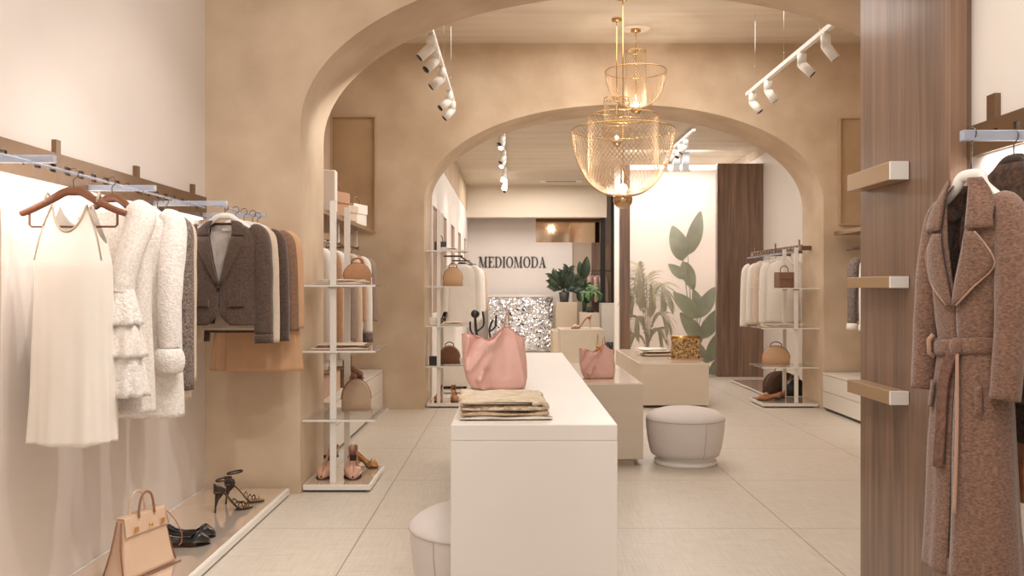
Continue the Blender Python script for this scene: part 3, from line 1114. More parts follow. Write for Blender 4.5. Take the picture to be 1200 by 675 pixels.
# ---- lace top with tiered bell sleeves
def tiered_top():
    x, y, rz = XA + .03, 3.66, -.35
    hanger('brown wooden hanger holding the white tiered-sleeve top', M_HWOOD, (x, y, RZ), rz, .40, M_HWOOD)
    prof = [(-.125, .11, .05), (-.14, .145, .055), (-.175, .175, .06), (-.24, .18, .07), (-.4, .185, .07), (-.7, .19, .075), (-.95, .20, .08)]
    g = Garment('tiered_blouse', 'white lace top with tiered bell sleeves hanging behind the ivory dress', 'top', 'pale clothes on the first rod', (x, y, RZ), rz, prof, M_LACE, None, (.03, 7), 6, 44, 64)
    for sd in (-1, 1):
        xx = .175 if sd > 0 else .15
        g.sleeve(sd, [(.13, .0, -.13), (.175, -.02, -.17), (xx, -.08, -.30), (xx - .01, -.11, -.41), (xx - .015, -.115, -.46)], [(.05, .05), (.055, .052), (.05, .048), (.048, .046), (.05, .05)], M_LACE, seed=sd)
        # three gathered tiers below the elbow
        zt = [-.43, -.575, -.70]
        lens = [.16, .14, .17]
        r0 = [(.046, .088), (.058, .096), (.066, .092)]
        for k in range(3):
            rings = []
            for j in range(9):
                v = j / 8
                r = lerp(r0[k][0], r0[k][1], v ** .8)
                row = []
                for i in range(48):
                    th = 2 * PI * i / 48
                    rr = r * (1 + .10 * v * math.sin(9 * th + k * 2) + .04 * v * math.sin(14 * th + k))
                    cx = (xx - .018 + .012 * k) * sd
                    row.append(V((cx + rr * math.cos(th), -.115 + rr * .8 * math.sin(th), zt[k] - lens[k] * v)))
                rings.append(row)
            MB().loft(rings).build('ruffle_tier', M_KNIT if k != 1 else M_LACE, g.root, solid=.003)


tiered_top()


def boucle():
    x, y, rz = XA, 4.0, -.12
    hanger('pale hanger holding the white boucle pullover', M_HW, (x, y, RZ), rz, .40)
    prof = [(-.085, .08, .05), (-.12, .12, .06), (-.165, .18, .07), (-.22, .185, .085), (-.4, .19, .09), (-.75, .195, .095), (-1.02, .205, .095)]
    g = Garment('boucle_pullover', 'white fluffy long pullover with gathered cuffs behind the tiered top', 'pullover', 'pale clothes on the first rod', (x, y, RZ), rz, prof, M_KNIT, None, (.02, 5), 8, 44, 64)
    for sd in (-1, 1):
        g.sleeve(sd, [(.12, .01, -.13), (.165, .0, -.165), (.18, -.05, -.35), (.185, -.08, -.55), (.188, -.085, -.715)], [(.045, .05), (.054, .058), (.054, .058), (.05, .052), (.04, .042)], M_KNIT, seed=sd + 4, wr=.09)
        rings = []
        for j in range(9):
            v = j / 8
            r = lerp(.042, .06, math.sin(PI * v) ** .6) if v < 1 else .05
            rings.append([V((.188 * sd + r * 1.12 * (1 + .05 * math.sin(11 * 2 * PI * i / 36)) * math.cos(2 * PI * i / 36), -.085 + r * math.sin(2 * PI * i / 36), -.71 - .105 * v)) for i in range(36)])
        MB().loft(rings, cap1=True).build('gathered_cuff', M_KNIT, g.root)


boucle()
plain('tweed_coat', 'salt and pepper tweed coat behind the white fluffy pullover', 'coat', 'pale clothes on the first rod', (XA - .03, 4.28, RZ), -.35, M_SALT, .92, .14, .07, True, .78, M_HBLK, 'black hanger holding the salt and pepper tweed coat', seed=31, fw=.0)
plain('long_coat', 'plain beige long coat last on the first rod before the blazer', 'coat', 'pale clothes on the first rod', (XA - .075, 4.5, RZ), -.5, M_BEIGE, 1.0, .135, .07, True, .76, M_HW, 'white hanger holding the plain beige long coat', seed=33, fw=.0)
plain('beige_jacket', 'beige jacket cut off by the photo edge beside the ivory dress', 'jacket', 'pale clothes on the first rod', (XA - .095, 2.74, RZ), .1, M_CREAMW, .83, .14, .07, True, .80, None, None, seed=37, sw=.17)


# ---- trench coat
def trench():
    x, y, rz = 1.345, 2.60, math.radians(-70)
    z = 1.705
    hanger('white hanger holding the rust brown trench coat', M_HW, (x, y, 1.757), rz, .235, None, gap=0, drop=.082)
    prof = [(-.10, .055, .045), (-.125, .08, .05), (-.17, .128, .056), (-.205, .148, .062), (-.27, .15, .072), (-.36, .142, .074), (-.5, .126, .068), (-.565, .115, .062), (-.61, .12, .068), (-.75, .14, .08), (-1.0, .155, .09), (-1.24, .172, .10)]

    def gap(zz):
        if zz > -.47:
            return max(.003, lerp(.058, 0, min(1, (-.10 - zz) / .36)))
        if zz > -.9:
            return .002
        return .002 + .012 * (-.9 - zz)
    g = Garment('trench_coat', 'long rust brown belted trench coat beside the walnut panel', 'coat', None, (x, y, z), rz, prof, M_COAT, gap, (.045, 5), 3, 60, 72)
    for sd in (-1, 1):
        g.sleeve(sd, [(.095, .012, -.165), (.138, .01, -.20), (.160, -.005, -.36), (.166, -.018, -.54), (.162, -.036, -.715)], [(.04, .045), (.05, .05), (.05, .05), (.045, .048), (.044, .045)], M_COAT, seed=sd + 9)
        g.patch('collar', [(-.088, .035, .07), (-.12, .045, .098), (-.17, .05, .125), (-.235, .052, .135)], M_COAT, .014, .008, side=sd, bulge=.004)
        g.patch('lapel', [(-.245, .05, .085), (-.30, .040, .128), (-.345, .028, .135), (-.40, .012, .085), (-.455, .0, .02)], M_COAT, .011, .007, side=sd, bulge=.004)
        cpts = []
        for zz, xx in ((-.245, .085), (-.30, .128), (-.345, .135), (-.40, .085), (-.455, .02)):
            cpts.append((xx * sd, g.fy(xx, zz) - .015, zz))
        MB().tube(smoothpath(cpts, 3), .003, 6).build('lapel_edge', M_COATE, g.root)
        g.patch('pocket_welt', [(-.68, .082, .10), (-.76, .09, .108)], M_COAT, .008, .008, 3, 4, side=sd)
    g.root.scale = (.88, .9, 1)
    # back of neck and inner facing
    MB().patch(lambda u, v: V((lerp(-.06, .06, u), .036 - .05 * v, lerp(-.10, -.42, v))), 8, 10).build('lining', M_DKBR, g.root)
    # tied belt round the waist with two hanging ends
    bp, N = [], 60
    for i in range(N):
        xx, yy = ring_xy(.121, .071, i / N)
        bp.append((xx, yy, -.575 + .008 * math.sin(4 * PI * i / N)))
    belt = MB().tube(bp, (.006, .024), 10, up=(0, 0, 1), closed=True).build('belt', M_COAT, g.root)
    MB().sphere((.012, -.076, -.575), .024, 14, 10, (1, .7, 1.15)).build('belt_knot', M_COAT, belt)
    MB().tube(smoothpath([(0, -.08, -.59), (-.03, -.086, -.68), (-.035, -.092, -.80), (-.04, -.1, -.93)], 5), [(.022, .004)] * 16, 8, up=(0, 1, 0)).build('belt_end', M_DKBR2, belt)
    MB().tube(smoothpath([(.02, -.08, -.59), (.03, -.09, -.75), (.035, -.1, -.9), (.035, -.108, -1.05)], 5), [(.007, .004)] * 16, 8, up=(0, 1, 0)).build('belt_end', M_COATE, belt)
    loop = MB().tube([(-.10, -.06, -.545), (-.104, -.075, -.56), (-.104, -.073, -.6), (-.10, -.055, -.61)], (.004, .008), 6)
    loop.build('belt_loop', M_COATE, g.root)


M_DKBR2 = mat('belt_shadow_weave', (96, 66, 54), .95, col2=(124, 90, 74), vscale=70)  # slightly darker brown weave for one belt end
trench()
for i, (xx, m, ln, sl, nm, lab) in enumerate([(1.47, M_DKBR, .78, .66, 'knit_jacket', 'dark brown knit jacket hanging just behind the trench coat'), (1.535, M_DKBR, .95, .7, 'knit_coat', 'dark brown coat against the white wall behind the trench coat')]):
    g = plain(nm, lab, 'jacket', 'dark knits behind the trench coat', (xx, 2.60 - .02 * i, 1.75), math.radians(-80), m, ln, .17, .042, True, sl, M_HBLK, 'black hanger ' + ('nearer the trench coat' if i == 0 else 'nearer the white wall'), seed=50 + i, sr=.034, fw=0)
    MB().tube([(-.01, -.06, -ln + .05), (-.012, -.062, -ln - .12)], (.03, .008), 8, up=(0, 1, 0)).build('satin_tie', M_COPPER, g.root)

# ---- middle room: shirts on the chrome rail
sh = [(M_SHIRT, 1.02, .80, 'ivory shirt nearest on the chrome rail'), (M_CAMEL, .98, .7, 'tan jacket second on the chrome rail'), (M_SHIRT, 1.04, .84, 'white shirt third on the chrome rail'), (M_GREY, .95, .7, 'greyish brown blouse fourth on the chrome rail'),
      (M_CREAMW, 1.0, .75, 'cream cardigan fifth on the chrome rail'), (M_CAMEL, .8, .56, 'camel jacket sixth on the chrome rail'), (M_SHIRT, .80, .68, 'white shirt with dark cuffs seventh on the chrome rail'), (M_GREY, .7, .58, 'grey jacket last on the chrome rail by the rear arch wall')]
for i, (m, ln, sl, lab) in enumerate(sh):
    y = 6.72 + i * .30
    plain('hanging_shirt' if m is M_SHIRT else 'hanging_jacket', lab, 'clothing', 'clothes on the chrome rail', (XL + .34, y, 1.70), .15 * math.sin(i * 2.1), m, ln, .19, .08, True, sl, M_HW if i % 2 else M_HBLK, 'hanger of the ' + lab, seed=60 + i, nz=16, na=28,
          cuff=(.05, .052, .09, M_SALT) if i == 6 else None, hgroup='hangers on the chrome rail')
# ---- rear arch right: pale jackets
for i, (m, ln, sl, y, rz, lab) in enumerate([(M_SHIRT, .80, .66, 10.35, -.2, 'white top hanging behind the shelf rack with the brown box'), (M_BEIGE, .80, .68, 10.62, -.3, 'pale beige jacket in the middle of the rear bronze rail'), (M_SHIRT, .80, .68, 10.9, -.3, 'white jacket third on the rear bronze rail'), (M_SHIRT, .86, .74, 11.2, -.4, 'ivory jacket at the far end of the rear bronze rail by the walnut')]):
    plain('pale_jacket', lab, 'jacket', 'pale jackets on the rear bronze rail', (3.155, y, 1.70), rz, m, ln, .2, .085, True, sl, M_HW, 'hanger of the ' + lab.replace('hanging ', '').replace('at the far end of', 'last on'), seed=80 + i, nz=20, na=32, hgroup='hangers on the rear bronze rail')
# ---- back room left: white clothes on the niche wall
for i in range(6):
    y = 11.75 + i * .5
    m = (M_SHIRT, M_SHIRT, M_KNIT, M_SHIRT, M_CREAMW, M_CAMEL)[i]
    lab = ('white blouse nearest on the niche wall rail', 'white shirt second on the niche wall rail', 'white knit top third on the niche wall rail', 'white shirt fourth on the niche wall rail', 'cream coat fifth on the niche wall rail', 'tan coat last on the niche wall rail')[i]
    plain('hanging_blouse', lab, 'clothing', 'white clothes on the niche wall rail', (-.66, y, 1.70), .1, m, .88, .19, .09, True, .6, M_HBLK, 'black hanger of the ' + lab, seed=90 + i, nz=14, na=24, hgroup='hangers on the niche wall rail')
# ---- back right: dusty pink clothes
for i in range(3):
    lab = ('dusty pink blouse at the back nearest the plant', 'dusty pink top in the middle of the black rail', 'pale pink jacket at the post end of the black rail')[i]
    plain('pink_blouse', lab, 'clothing', 'pink clothes at the back', (1.67 + .12 * i, 18.55, 1.655), 1.2, (M_PINKC, M_PINKC, M_BEIGE)[i], .62, .17, .05, True, .5, M_HBLK, 'black hanger of the ' + lab, seed=97 + i, nz=12, na=20, hgroup='hangers on the black rail', sr=.036)
# ---- clothes half hidden by the walnut panel
for i in range(3):
    lab = ('dark jacket behind the walnut panel edge', 'pale grey shirt with folded cuffs by the walnut panel edge', 'cream jacket deepest behind the walnut panel')[i]
    plain('hanging_shirt' if i == 1 else 'hanging_jacket', lab, 'clothing', 'clothes behind the walnut panel', (3.56, 8.75 - .3 * i, 1.70), .1, (M_SALT, M_SHIRT, M_CREAMW)[i], .72, .2, .09, True, .6, M_HBLK, 'hanger of the ' + lab, seed=70 + i, nz=14, na=24, hgroup='hangers behind the walnut panel', cuff=(.05, .055, .06, M_SHIRT))
# ------------------------------------------------------------------ shoes
M_NUDE = mat('nude_patent', (206, 160, 136), .25, coat=.5)
M_TANL = mat('tan_leather', (176, 122, 82), .4, var=.04, vscale=20)
M_INSOLE = mat('insole', (216, 184, 152), .6)
M_DKSOLE = mat('dark_sole', (46, 34, 30), .4)
M_BRSUEDE = mat('brown_suede', (120, 80, 54), .95, sheen=.4, var=.05, vscale=40)
M_BLKL = mat('black_leather', (34, 31, 32), .3, coat=.3)
M_GOLDS = mat('gold_leather', (196, 148, 96), .3, metal=.4)


def sole_z(s, heel):
    t = min(1, max(0, (s - .16) / .52))
    return heel * (1 - (t * t * (3 - 2 * t)))


def sole_w(s, L):
    return L * (.115 + .075 * math.exp(-((s - .68) / .22) ** 2) - .03 * math.exp(-((s - .36) / .16) ** 2)) * (1 if s < .8 else math.sqrt(max(.02, 1 - ((s - .8) / .205) ** 2))) * (1 if s > .06 else math.sqrt(max(.1, 1 - ((.06 - s) / .07) ** 2)))


def pump(name, label, loc, rz, m, heel=.09, L=.24, group=None, insole=None, flat=False):
    """toe points along +x, heel at the origin"""
    t = thing(name, label, 'shoe', loc, rz, group)
    Lx = L * math.sqrt(max(.2, 1 - (heel / L) ** 2 * .5))
    rings, sole = [], []
    n = 26
    for i in range(n + 1):
        s = i / n
        x, z0, w = s * Lx, sole_z(s, heel) + .006, sole_w(s, L)
        back = math.exp(-(s / .16) ** 2)
        h = .028 + .030 * back + (.012 if .66 < s < .9 else 0) * math.sin(PI * (s - .66) / .24)
        if s > .85:
            h *= math.sqrt(max(.05, 1 - ((s - .85) / .16) ** 2))
        close = max(0, min(1, (s - .60) / .12))
        back_c = max(0, 1 - s / .05)
        ring = []
        K = 14
        psi = close * PI * .5
        for k in range(K + 1):
            th = lerp(-psi, PI + psi, k / K)
            # th = 0 and pi are the top edges of the walls; pi/2 is the sole
            cx, sz = math.cos(th), math.sin(th)
            yy = w * cx
            zz = z0 + h * (1 - max(0, sz)) if sz >= 0 else z0 + h * (1 + .55 * (-sz))
            if sz > .55:
                zz = z0
            ring.append(V((x - .004 * back * (1 - max(0, sz)), yy, zz)))
        rings.append(ring)
        sole.append([V((x, -w, z0 - .006)), V((x, w, z0 - .006)), V((x, w, z0 - .001)), V((x, -w, z0 - .001))])
    up = MB().loft(rings, closed=False)
    up.add(rings[0], [tuple(range(len(rings[0])))])
    up.build('upper', m, t, solid=.0025)
    so = MB().loft(sole, cap0=True, cap1=True, smooth=False).build('sole', M_DKSOLE, t)
    MB().patch(lambda u, v: V((lerp(.02, .72, v) * Lx, lerp(-.9, .9, u) * sole_w(lerp(.02, .72, v), L), sole_z(lerp(.02, .72, v), heel) + .0095)), 4, 12).build('insole', insole or M_INSOLE, t)
    if heel > .03:
        MB().tube([(.028, 0, heel + .004), (.018, 0, heel * .75), (.012, 0, heel * .3), (.012, 0, 0)], [(.022, .026), (.014, .015), (.006, .007), (.005, .006)], 10, up=(1, 0, 0)).build('heel', m, t)
    else:
        MB().box(.0, .06, -.024, .024, 0, heel + .004).build('heel', M_DKSOLE, t)
    return t


def sandal(name, label, loc, rz, heel=.105, L=.24, group=None, ms=None, mi=None):
    t = thing(name, label, 'shoe', loc, rz, group)
    ms = ms or M_DKSOLE
    Lx = L * .92
    so, inn = [], []
    for i in range(25):
        s = i / 24
        w, z = sole_w(s, L) * .92, sole_z(s, heel) + .005
        so.append([V((s * Lx, -w, z - .005)), V((s * Lx, w, z - .005)), V((s * Lx, w, z + .004)), V((s * Lx, -w, z + .004))])
        inn.append([V((s * Lx, -w * .9, z + .0045)), V((s * Lx, w * .9, z + .0045)), V((s * Lx, w * .9, z + .006)), V((s * Lx, -w * .9, z + .006))])
    MB().loft(so, cap0=True, cap1=True, smooth=False).build('sole', ms, t)
    MB().loft(inn, cap0=True, cap1=True, smooth=False).build('insole', mi or M_GOLDS, t)
    MB().tube([(.03, 0, heel), (.016, 0, heel * .7), (.008, 0, heel * .3), (.006, 0, 0)], [(.022, .024), (.011, .012), (.0045, .005), (.004, .005)], 10, up=(1, 0, 0)).build('heel', ms, t)
    # heel counter
    MB().patch(lambda u, v: V((.055 - .058 * math.sin(PI * u), math.cos(PI * u) * .026, heel + .006 + v * (.022 + .03 * math.sin(PI * u)))), 14, 4).build('heel_counter', ms, t, solid=.002)
    # ankle strap and toe straps
    MB().tube([(.055 + .045 * math.cos(a), .032 * math.sin(a), heel + .075 + .006 * math.cos(a)) for a in [2 * PI * k / 20 for k in range(20)]], (.0022, .0055), 6, up=(0, 0, 1), closed=True).build('ankle_strap', ms, t)
    for s0, s1, hh in ((.60, .70, .034), (.70, .79, .032), (.80, .72, .03), (.88, .84, .022), (.5, .58, .034)):
        P = []
        for k in range(11):
            q = k / 10
            s = lerp(s0, s1, q)
            w = sole_w(s, L) * .95
            P.append((s * Lx, w * math.cos(PI * q), sole_z(s, heel) + .006 + hh * math.sin(PI * q)))
        MB().tube(P, (.0045, .0016), 6, up=(1, 0, 0)).build('strap', ms, t)
    return t


def boot(name, label, loc, rz, m, h=.19, group=None):
    t = thing(name, label, 'boot', loc, rz, group)
    rings = []
    prof = [(0.0, .085, .042, .05), (.02, .10, .046, .05), (.05, .095, .044, .045), (.08, .06, .04, .02), (.11, .042, .038, .004), (h, .045, .042, 0)]
    # foot as a loft along height with long footprint at the base
    for z, rx, ry, fx in prof:
        rings.append([V((fx + rx * math.cos(a) * (1.25 if math.cos(a) > 0 and z < .09 else 1), ry * math.sin(a), z + .025)) for a in [2 * PI * k / 28 for k in range(28)]])
    MB().loft(rings, cap0=True).build('shaft', m, t, solid=.003)
    MB().prism([(-.045, -.04), (-.045, .04), (.1, .042), (.17, .02), (.17, -.02), (.1, -.042)], 'z', .012, .026).build('sole', M_DKSOLE, t)
    MB().box(-.045, .02, -.036, .036, 0, .012).build('heel', M_DKSOLE, t)
    return t


PT = .0505
sandal('strappy_sandal', 'strappy gold and black stiletto sandal nearest the plinth edge', (-1.655, 4.93, PT), math.radians(38), group='strappy stiletto sandals')
sandal('strappy_sandal', 'strappy gold and black stiletto sandal behind its pair by the beige wall', (-1.66, 5.13, PT), math.radians(22), group='strappy stiletto sandals')
pump('flat_shoe', 'glossy black flat shoe beside the beige handbag', (-1.69, 4.26, PT), math.radians(20), M_BLKL, .012, .23, 'black flat shoes', M_TANL)
pump('flat_shoe', 'black flat shoe with tan lining, behind its pair at the handbag', (-1.71, 4.40, PT), math.radians(16), M_BLKL, .012, .23, 'black flat shoes', M_TANL)
pump('pump_shoe', 'nude pump on the front rack base nearest the pier', (-1.21, 6.06, PT), math.radians(-97), M_NUDE, .085, .24, 'beige pumps on the front rack', M_DKSOLE)
pump('pump_shoe', 'nude pump on the front rack base nearest the aisle', (-1.085, 6.05, PT), math.radians(-80), M_NUDE, .085, .24, 'beige pumps on the front rack', M_DKSOLE)
for o_ in [o for o in COL.objects if o.name.startswith('pump_shoe')]:
    o_.scale = (1.22, 1.3, 1.22)
pump('pump_shoe', 'beige pump lying deeper on the front rack base', (-1.09, 6.2, PT), math.radians(-15), M_GOLDS, .05, .17, 'beige pumps on the front rack', M_INSOLE)
pump('pump_shoe', 'tan pump on the rear-arch rack base nearest the pier', (-.80, 9.95, PT), math.radians(-95), M_TANL, .10, .25, 'tan pumps on the rear-arch rack')
pump('pump_shoe', 'tan pump on the rear-arch rack base nearest the aisle', (-.66, 9.95, PT), math.radians(-80), M_TANL, .10, .25, 'tan pumps on the rear-arch rack')
pump('pump_shoe', 'tan high-heeled pump on the small cream podium', (1.235, 13.85, .668), math.radians(186), M_NUDE, .16, .34)
pump('pump_shoe', 'tan low shoe on the far rack base', (2.98, 9.85, PT), math.radians(170), M_TANL, .03, .26, 'tan shoes on the far rack')
pump('pump_shoe', 'tan low shoe behind its pair on the far rack base', (3.08, 10.02, PT), math.radians(165), M_TANL, .03, .26, 'tan shoes on the far rack')
boot('ankle_boot', 'brown suede ankle boot on the white chest, nearer', (-1.58, 8.2, .431), math.radians(-25), M_BRSUEDE, .2, 'brown suede ankle boots')
boot('ankle_boot', 'brown suede ankle boot on the white chest, farther back', (-1.57, 8.45, .431), math.radians(-20), M_BRSUEDE, .2, 'brown suede ankle boots')
for i, (x, y) in enumerate([(1.84, 17.25), (1.93, 17.3)]):
    boot('ankle_boot', ('dark boot on the floor in front of the back drawers', 'dark boot next to its pair by the narrow walnut fin')[i], (x, y, 0), -1.4, M_DKSOLE, .22, 'dark boots at the back')


def jewel_stand():
    t = thing('jewellery_stand', 'dark branching jewellery stand behind the big pink tote', 'jewellery stand', (-.19, 5.3, .80))
    MB().lathe([(0, .001), (.07, .001), (.07, .012), (.02, .022), (0, .022)], 24).build('base', M_BLKL, t)
    MB().tube(smoothpath([(0, 0, .02), (.02, 0, .12), (-.02, 0, .22), (-.03, 0, .32)], 6), [.010] * 12 + [.008] * 8, 8).build('stem', M_BLKL, t)
    for P in ([(.01, 0, .14), (.06, 0, .18), (.055, 0, .25), (.075, 0, .31)], [(-.01, 0, .2), (-.055, .01, .24), (-.06, 0, .30)], [(.055, 0, .24), (.09, .01, .27), (.095, 0, .34)], [(-.02, 0, .24), (.02, .02, .28), (.015, 0, .36)]):
        MB().tube(smoothpath(P, 5), .006, 7).build('branch', M_BLKL, t)
    MB().sphere((-.03, 0, .345), .026, 14, 10).build('finial', M_BLKL, t)


jewel_stand()

# ------------------------------------------------------------------ bags
M_PINK = mat('pink_leather', (226, 180, 168), .5, var=.025, vscale=5, bump=.06, bscale=150)
M_PINKD = mat('pink_leather_inside', (206, 130, 128), .6)
M_BIRK = mat('beige_handbag_leather', (214, 182, 156), .45, var=.025, vscale=6, bump=.05, bscale=160)
M_BIRKD = mat('handbag_edge', (150, 100, 72), .5)


def tote(label, loc, rz, strap):
    """slouchy tote .31 wide; front -y"""
    t = thing('tote_bag', label, 'bag', loc, rz, 'pink leather tote bags')
    segs = [((-.125, .235), (-.14, .09), .016), ((-.085, .225), (-.155, .10), -.012), ((-.03, .205), (-.12, .085), .014), ((.02, .25), (-.075, .045), .016), ((-.075, .045), (-.055, .0), .02), ((-.04, .085), (-.02, .0), -.012), ((.085, .27), (.14, .03), .008), ((.055, .24), (.05, .06), -.006)]

    def ridge(x, z):
        h = 0
        for (a, b), (c, d), am in segs:
            ux, uz = c - a, d - b
            q = max(0, min(1, ((x - a) * ux + (z - b) * uz) / (ux * ux + uz * uz)))
            e2 = (x - a - q * ux) ** 2 + (z - b - q * uz) ** 2
            h += 1.5 * am * math.exp(-e2 / .011 ** 2)
        return h
    prof = [(.0, .118, .062, .018), (.008, .132, .07, .018), (.05, .146, .077, .012), (.12, .152, .072, .004), (.19, .149, .055, -.002), (.24, .148, .036, -.004), (.275, .147, .026, -.004)]
    N, K = 96, 44
    rings = []
    for j in range(K + 1):
        v = j / K
        row = []
        for i in range(N):
            th = 2 * PI * i / N
            x0 = math.copysign(abs(math.sin(th)) ** .62, math.sin(th))
            zt = .235 + .045 * math.exp(-((x0 - .42) / .28) ** 2) + .012 * math.exp(-((x0 + .9) / .3) ** 2) - .02 * math.exp(-((x0 + .15) / .2) ** 2)
            z = zt * v
            w, d, cx = [lerp(a, b, .0) for a, b in zip(interp([(-p[0],) + p[1:] for p in prof], -z), (0, 0, 0))]
            x = cx + w * x0
            y = -d * math.copysign(abs(math.cos(th)) ** .7, math.cos(th))
            if y < 0:
                y -= ridge(x, z)
            if v > .72 and x0 < .3:       # open mouth bulges on one side
                y *= 1 + 1.0 * (v - .72)
            row.append(V((x, y, z)))
        rings.append(row)
    MB().loft(rings, cap0=True).build('body', M_PINK, t, solid=.004)
    # inside base seen through the mouth
    MB().tube([(r.x * .995, r.y * .98, r.z - .001) for r in rings[-1]], .0026, 6, closed=True).build('rim', M_PINKD, t)
    t.scale = (1.05, 1, 1.1)
    MB().tube(smoothpath([(.052, .01, .25), (.05, -.004, .30), (.062, -.002, .345), (.072, .006, .31), (.075, .02, .26)], 5), (.0035, .008), 8, up=(0, 1, 0)).build('handle', strap, t)
    return t


M_STRAPB = mat('beige_strap', (206, 166, 128), .5)
tb = tote('large pink leather tote on the white display table', (-.09, 4.42, .801), .12, M_STRAPB)
t2 = dup(tb, (.655, 6.86, .6035), .1, 'small pink leather tote with a gold charm on the low beige podium', scale=.86)
t2.scale = (.9, .86, .93)
ch = [c for c in t2.children if c.name.startswith('handle')][0]
MB().tube(smoothpath([(.0, -.02, .22), (-.004, -.03, .30), (.004, -.02, .37), (.010, -.012, .30), (.012, -.01, .22)], 5), .0028, 6).build('thin_strap', M_GOLD, t2)
cm = MB()
for k in range(7):
    cm.sphere((.004 + .016 * math.cos(k * 2.2), -.062 + .006 * math.sin(k), .235 + .012 * k * .5 + .008 * math.sin(k * 2)), .011, 8, 6)
cm.build('charm', M_GOLD, t2)


def handbag():
    t = thing('handbag', 'structured beige leather handbag on the plinth by the white wall', 'bag', (-1.645, 3.93, PT), math.radians(72))
    t.scale = (.88, .88, .9)
    # local: long axis x, front -y ; rotated so the front faces +X and the camera
    H = .285
    rings = []
    for j in range(11):
        v = j / 10
        w, d = lerp(.185, .145, v), lerp(.085, .028, v ** .8)
        r = []
        for k in range(40):
            th = 2 * PI * k / 40
            r.append(V((w * math.copysign(abs(math.cos(th)) ** .35, math.cos(th)) * (1 - (.06 * (1 - abs(math.sin(th)) ** .3) * math.sin(PI * v))), d * math.copysign(abs(math.sin(th)) ** .35, math.sin(th)), H * v)))
        rings.append(r)
    b = MB().loft(rings, cap0=True, cap1=True).build('body', M_BIRK, t)
    # gusset creases at both ends
    for s in (-1, 1):
        cr = MB()
        for q in (-1, 1):
            cr.tube([(s * .188, q * .062, .01), (s * .170, q * .028, .14), (s * .148, q * .012, .27)], .004, 6)
        cr.build('gusset_fold', M_BIRKD, b)
    # flap over the top and down the front
    def flap(u, v):
        x = lerp(-.150, .150, u)
        if v < .25:
            y, z = lerp(.026, -.034, v / .25), H + .004
        else:
            q = (v - .25) / .75
            z = lerp(H + .003, H - .085, q)
            x *= lerp(1, 1.045, q)
            y = -(lerp(.028, .085, ((H - z) / H) ** 1.0) + .009)
        return V((x * .985, y + .004 * (1 if v >= .25 else 0), z))
    f = MB().patch(flap, 10, 20).build('flap', M_BIRK, t, solid=.004)
    for s in (-1, 1):
        MB().box(s * .095 - .012, s * .095 + .012, -.062, -.056, H - .07, H - .045).build('strap_plate', M_GOLD, f)
    for yy in (-.036, .02):
        hp = smoothpath([(-.055, yy - .004, H - .01), (-.052, yy, H + .03), (-.035, yy, H + .085), (0, yy, H + .105), (.035, yy, H + .085), (.052, yy, H + .03), (.055, yy - .004, H - .01)], 5)
        MB().tube(hp, (.006, .006), 10).build('handle', M_BIRKD if yy < 0 else M_BIRK, t)
    MB().tube(smoothpath([(.135, -.05, H - .02), (.165, -.075, H - .07), (.19, -.095, H - .14), (.185, -.10, .10), (.16, -.105, .09)], 5), (.006, .0025), 8).build('side_strap', M_BIRKD, t)
    MB().tube([(-.19, -.092, .004), (.19, -.092, .004)], .004, 6).build('bottom_piping', M_BIRKD, t)
    MB().lathe([(.001, 0), (.011, 0), (.011, .006), (.006, .009), (.001, .009)], 14).tf(Matrix.Translation((0, -.062, H - .055)) @ Matrix.Rotation(PI / 2, 4, 'X')).build('lock', M_GOLD, f)
    return t


handbag()


def round_bag(name, label, loc, rz, m, w=.26, h=.24, d=.08, group=None, cat='bag'):
    t = thing(name, label, cat, loc, rz, group)
    prof = [(-w / 2, 0)] + [(-w / 2 * math.cos(a) * (1 if math.sin(a) < .99 else 1), h * (.35 + .65 * math.sin(a))) for a in [PI * k / 24 for k in range(25)]] + [(w / 2, 0)]
    rings = []
    for q, sc in ((-1, .90), (-.8, .97), (0, 1), (.8, .97), (1, .90)):
        rings.append([V((x * sc, q * d / 2, h / 2 + (z - h / 2) * sc if sc < 1 and z > 0 else z)) for x, z in prof])
    MB().loft(rings, True, True, True).build('body', m, t)
    MB().tube([(x * 1.003, 0, z * 1.003 + .001) for x, z in prof[1:-1]], (.004, .006), 8, up=(0, 1, 0)).build('zipper_band', M_BIRKD, t)
    hd = smoothpath([(-w * .2, 0, h * .97), (-w * .17, -.0, h * 1.13), (0, 0, h * 1.22), (w * .17, 0, h * 1.13), (w * .2, 0, h * .97)], 5)
    MB().tube(hd, .006, 8).build('handle', M_BIRKD, t)
    return t


def hat(name, label, loc, rz, m, group=None):
    t = thing(name, label, 'hat', loc, rz, group)
    MB().lathe([(.0, .008), (.165, .0), (.168, .004), (.10, .016)], 40).build('brim', m, t)
    MB().lathe([(.10, .012), (.102, .05), (.094, .095), (.07, .118), (.03, .122), (.0, .118)], 40).build('crown', m, t)
    MB().lathe([(.104, .016), (.105, .042), (.103, .042)], 40).build('band', M_BIRKD, t)
    return t


M_TAUPE = mat('taupe_leather', (196, 168, 140), .5, var=.02)
round_bag('round_bag', 'rounded taupe bag on the middle shelf of the front rack', (-1.07, 6.1, .4605), .2, M_TAUPE, .20, .215, .09)
round_bag('round_bag', 'brown arched bag on the top glass shelf of the front rack', (-1.06, 6.08, 1.3205), .2, M_CAMEL, .19, .15, .08)
round_bag('round_bag', 'tan rounded bag on the upper shelf of the rear-arch rack', (-.66, 9.92, 1.3205), .1, M_STRAPB, .22, .21, .09)
round_bag('round_bag', 'cream rounded bag on the middle shelf of the far rack', (2.96, 9.95, .4405), -.2, M_STRAPB, .3, .21, .1)
round_bag('round_bag', 'brown round bag on the low shelf of the rear-arch rack', (-.70, 9.95, .4505), .1, M_BRSUEDE, .24, .2, .12)


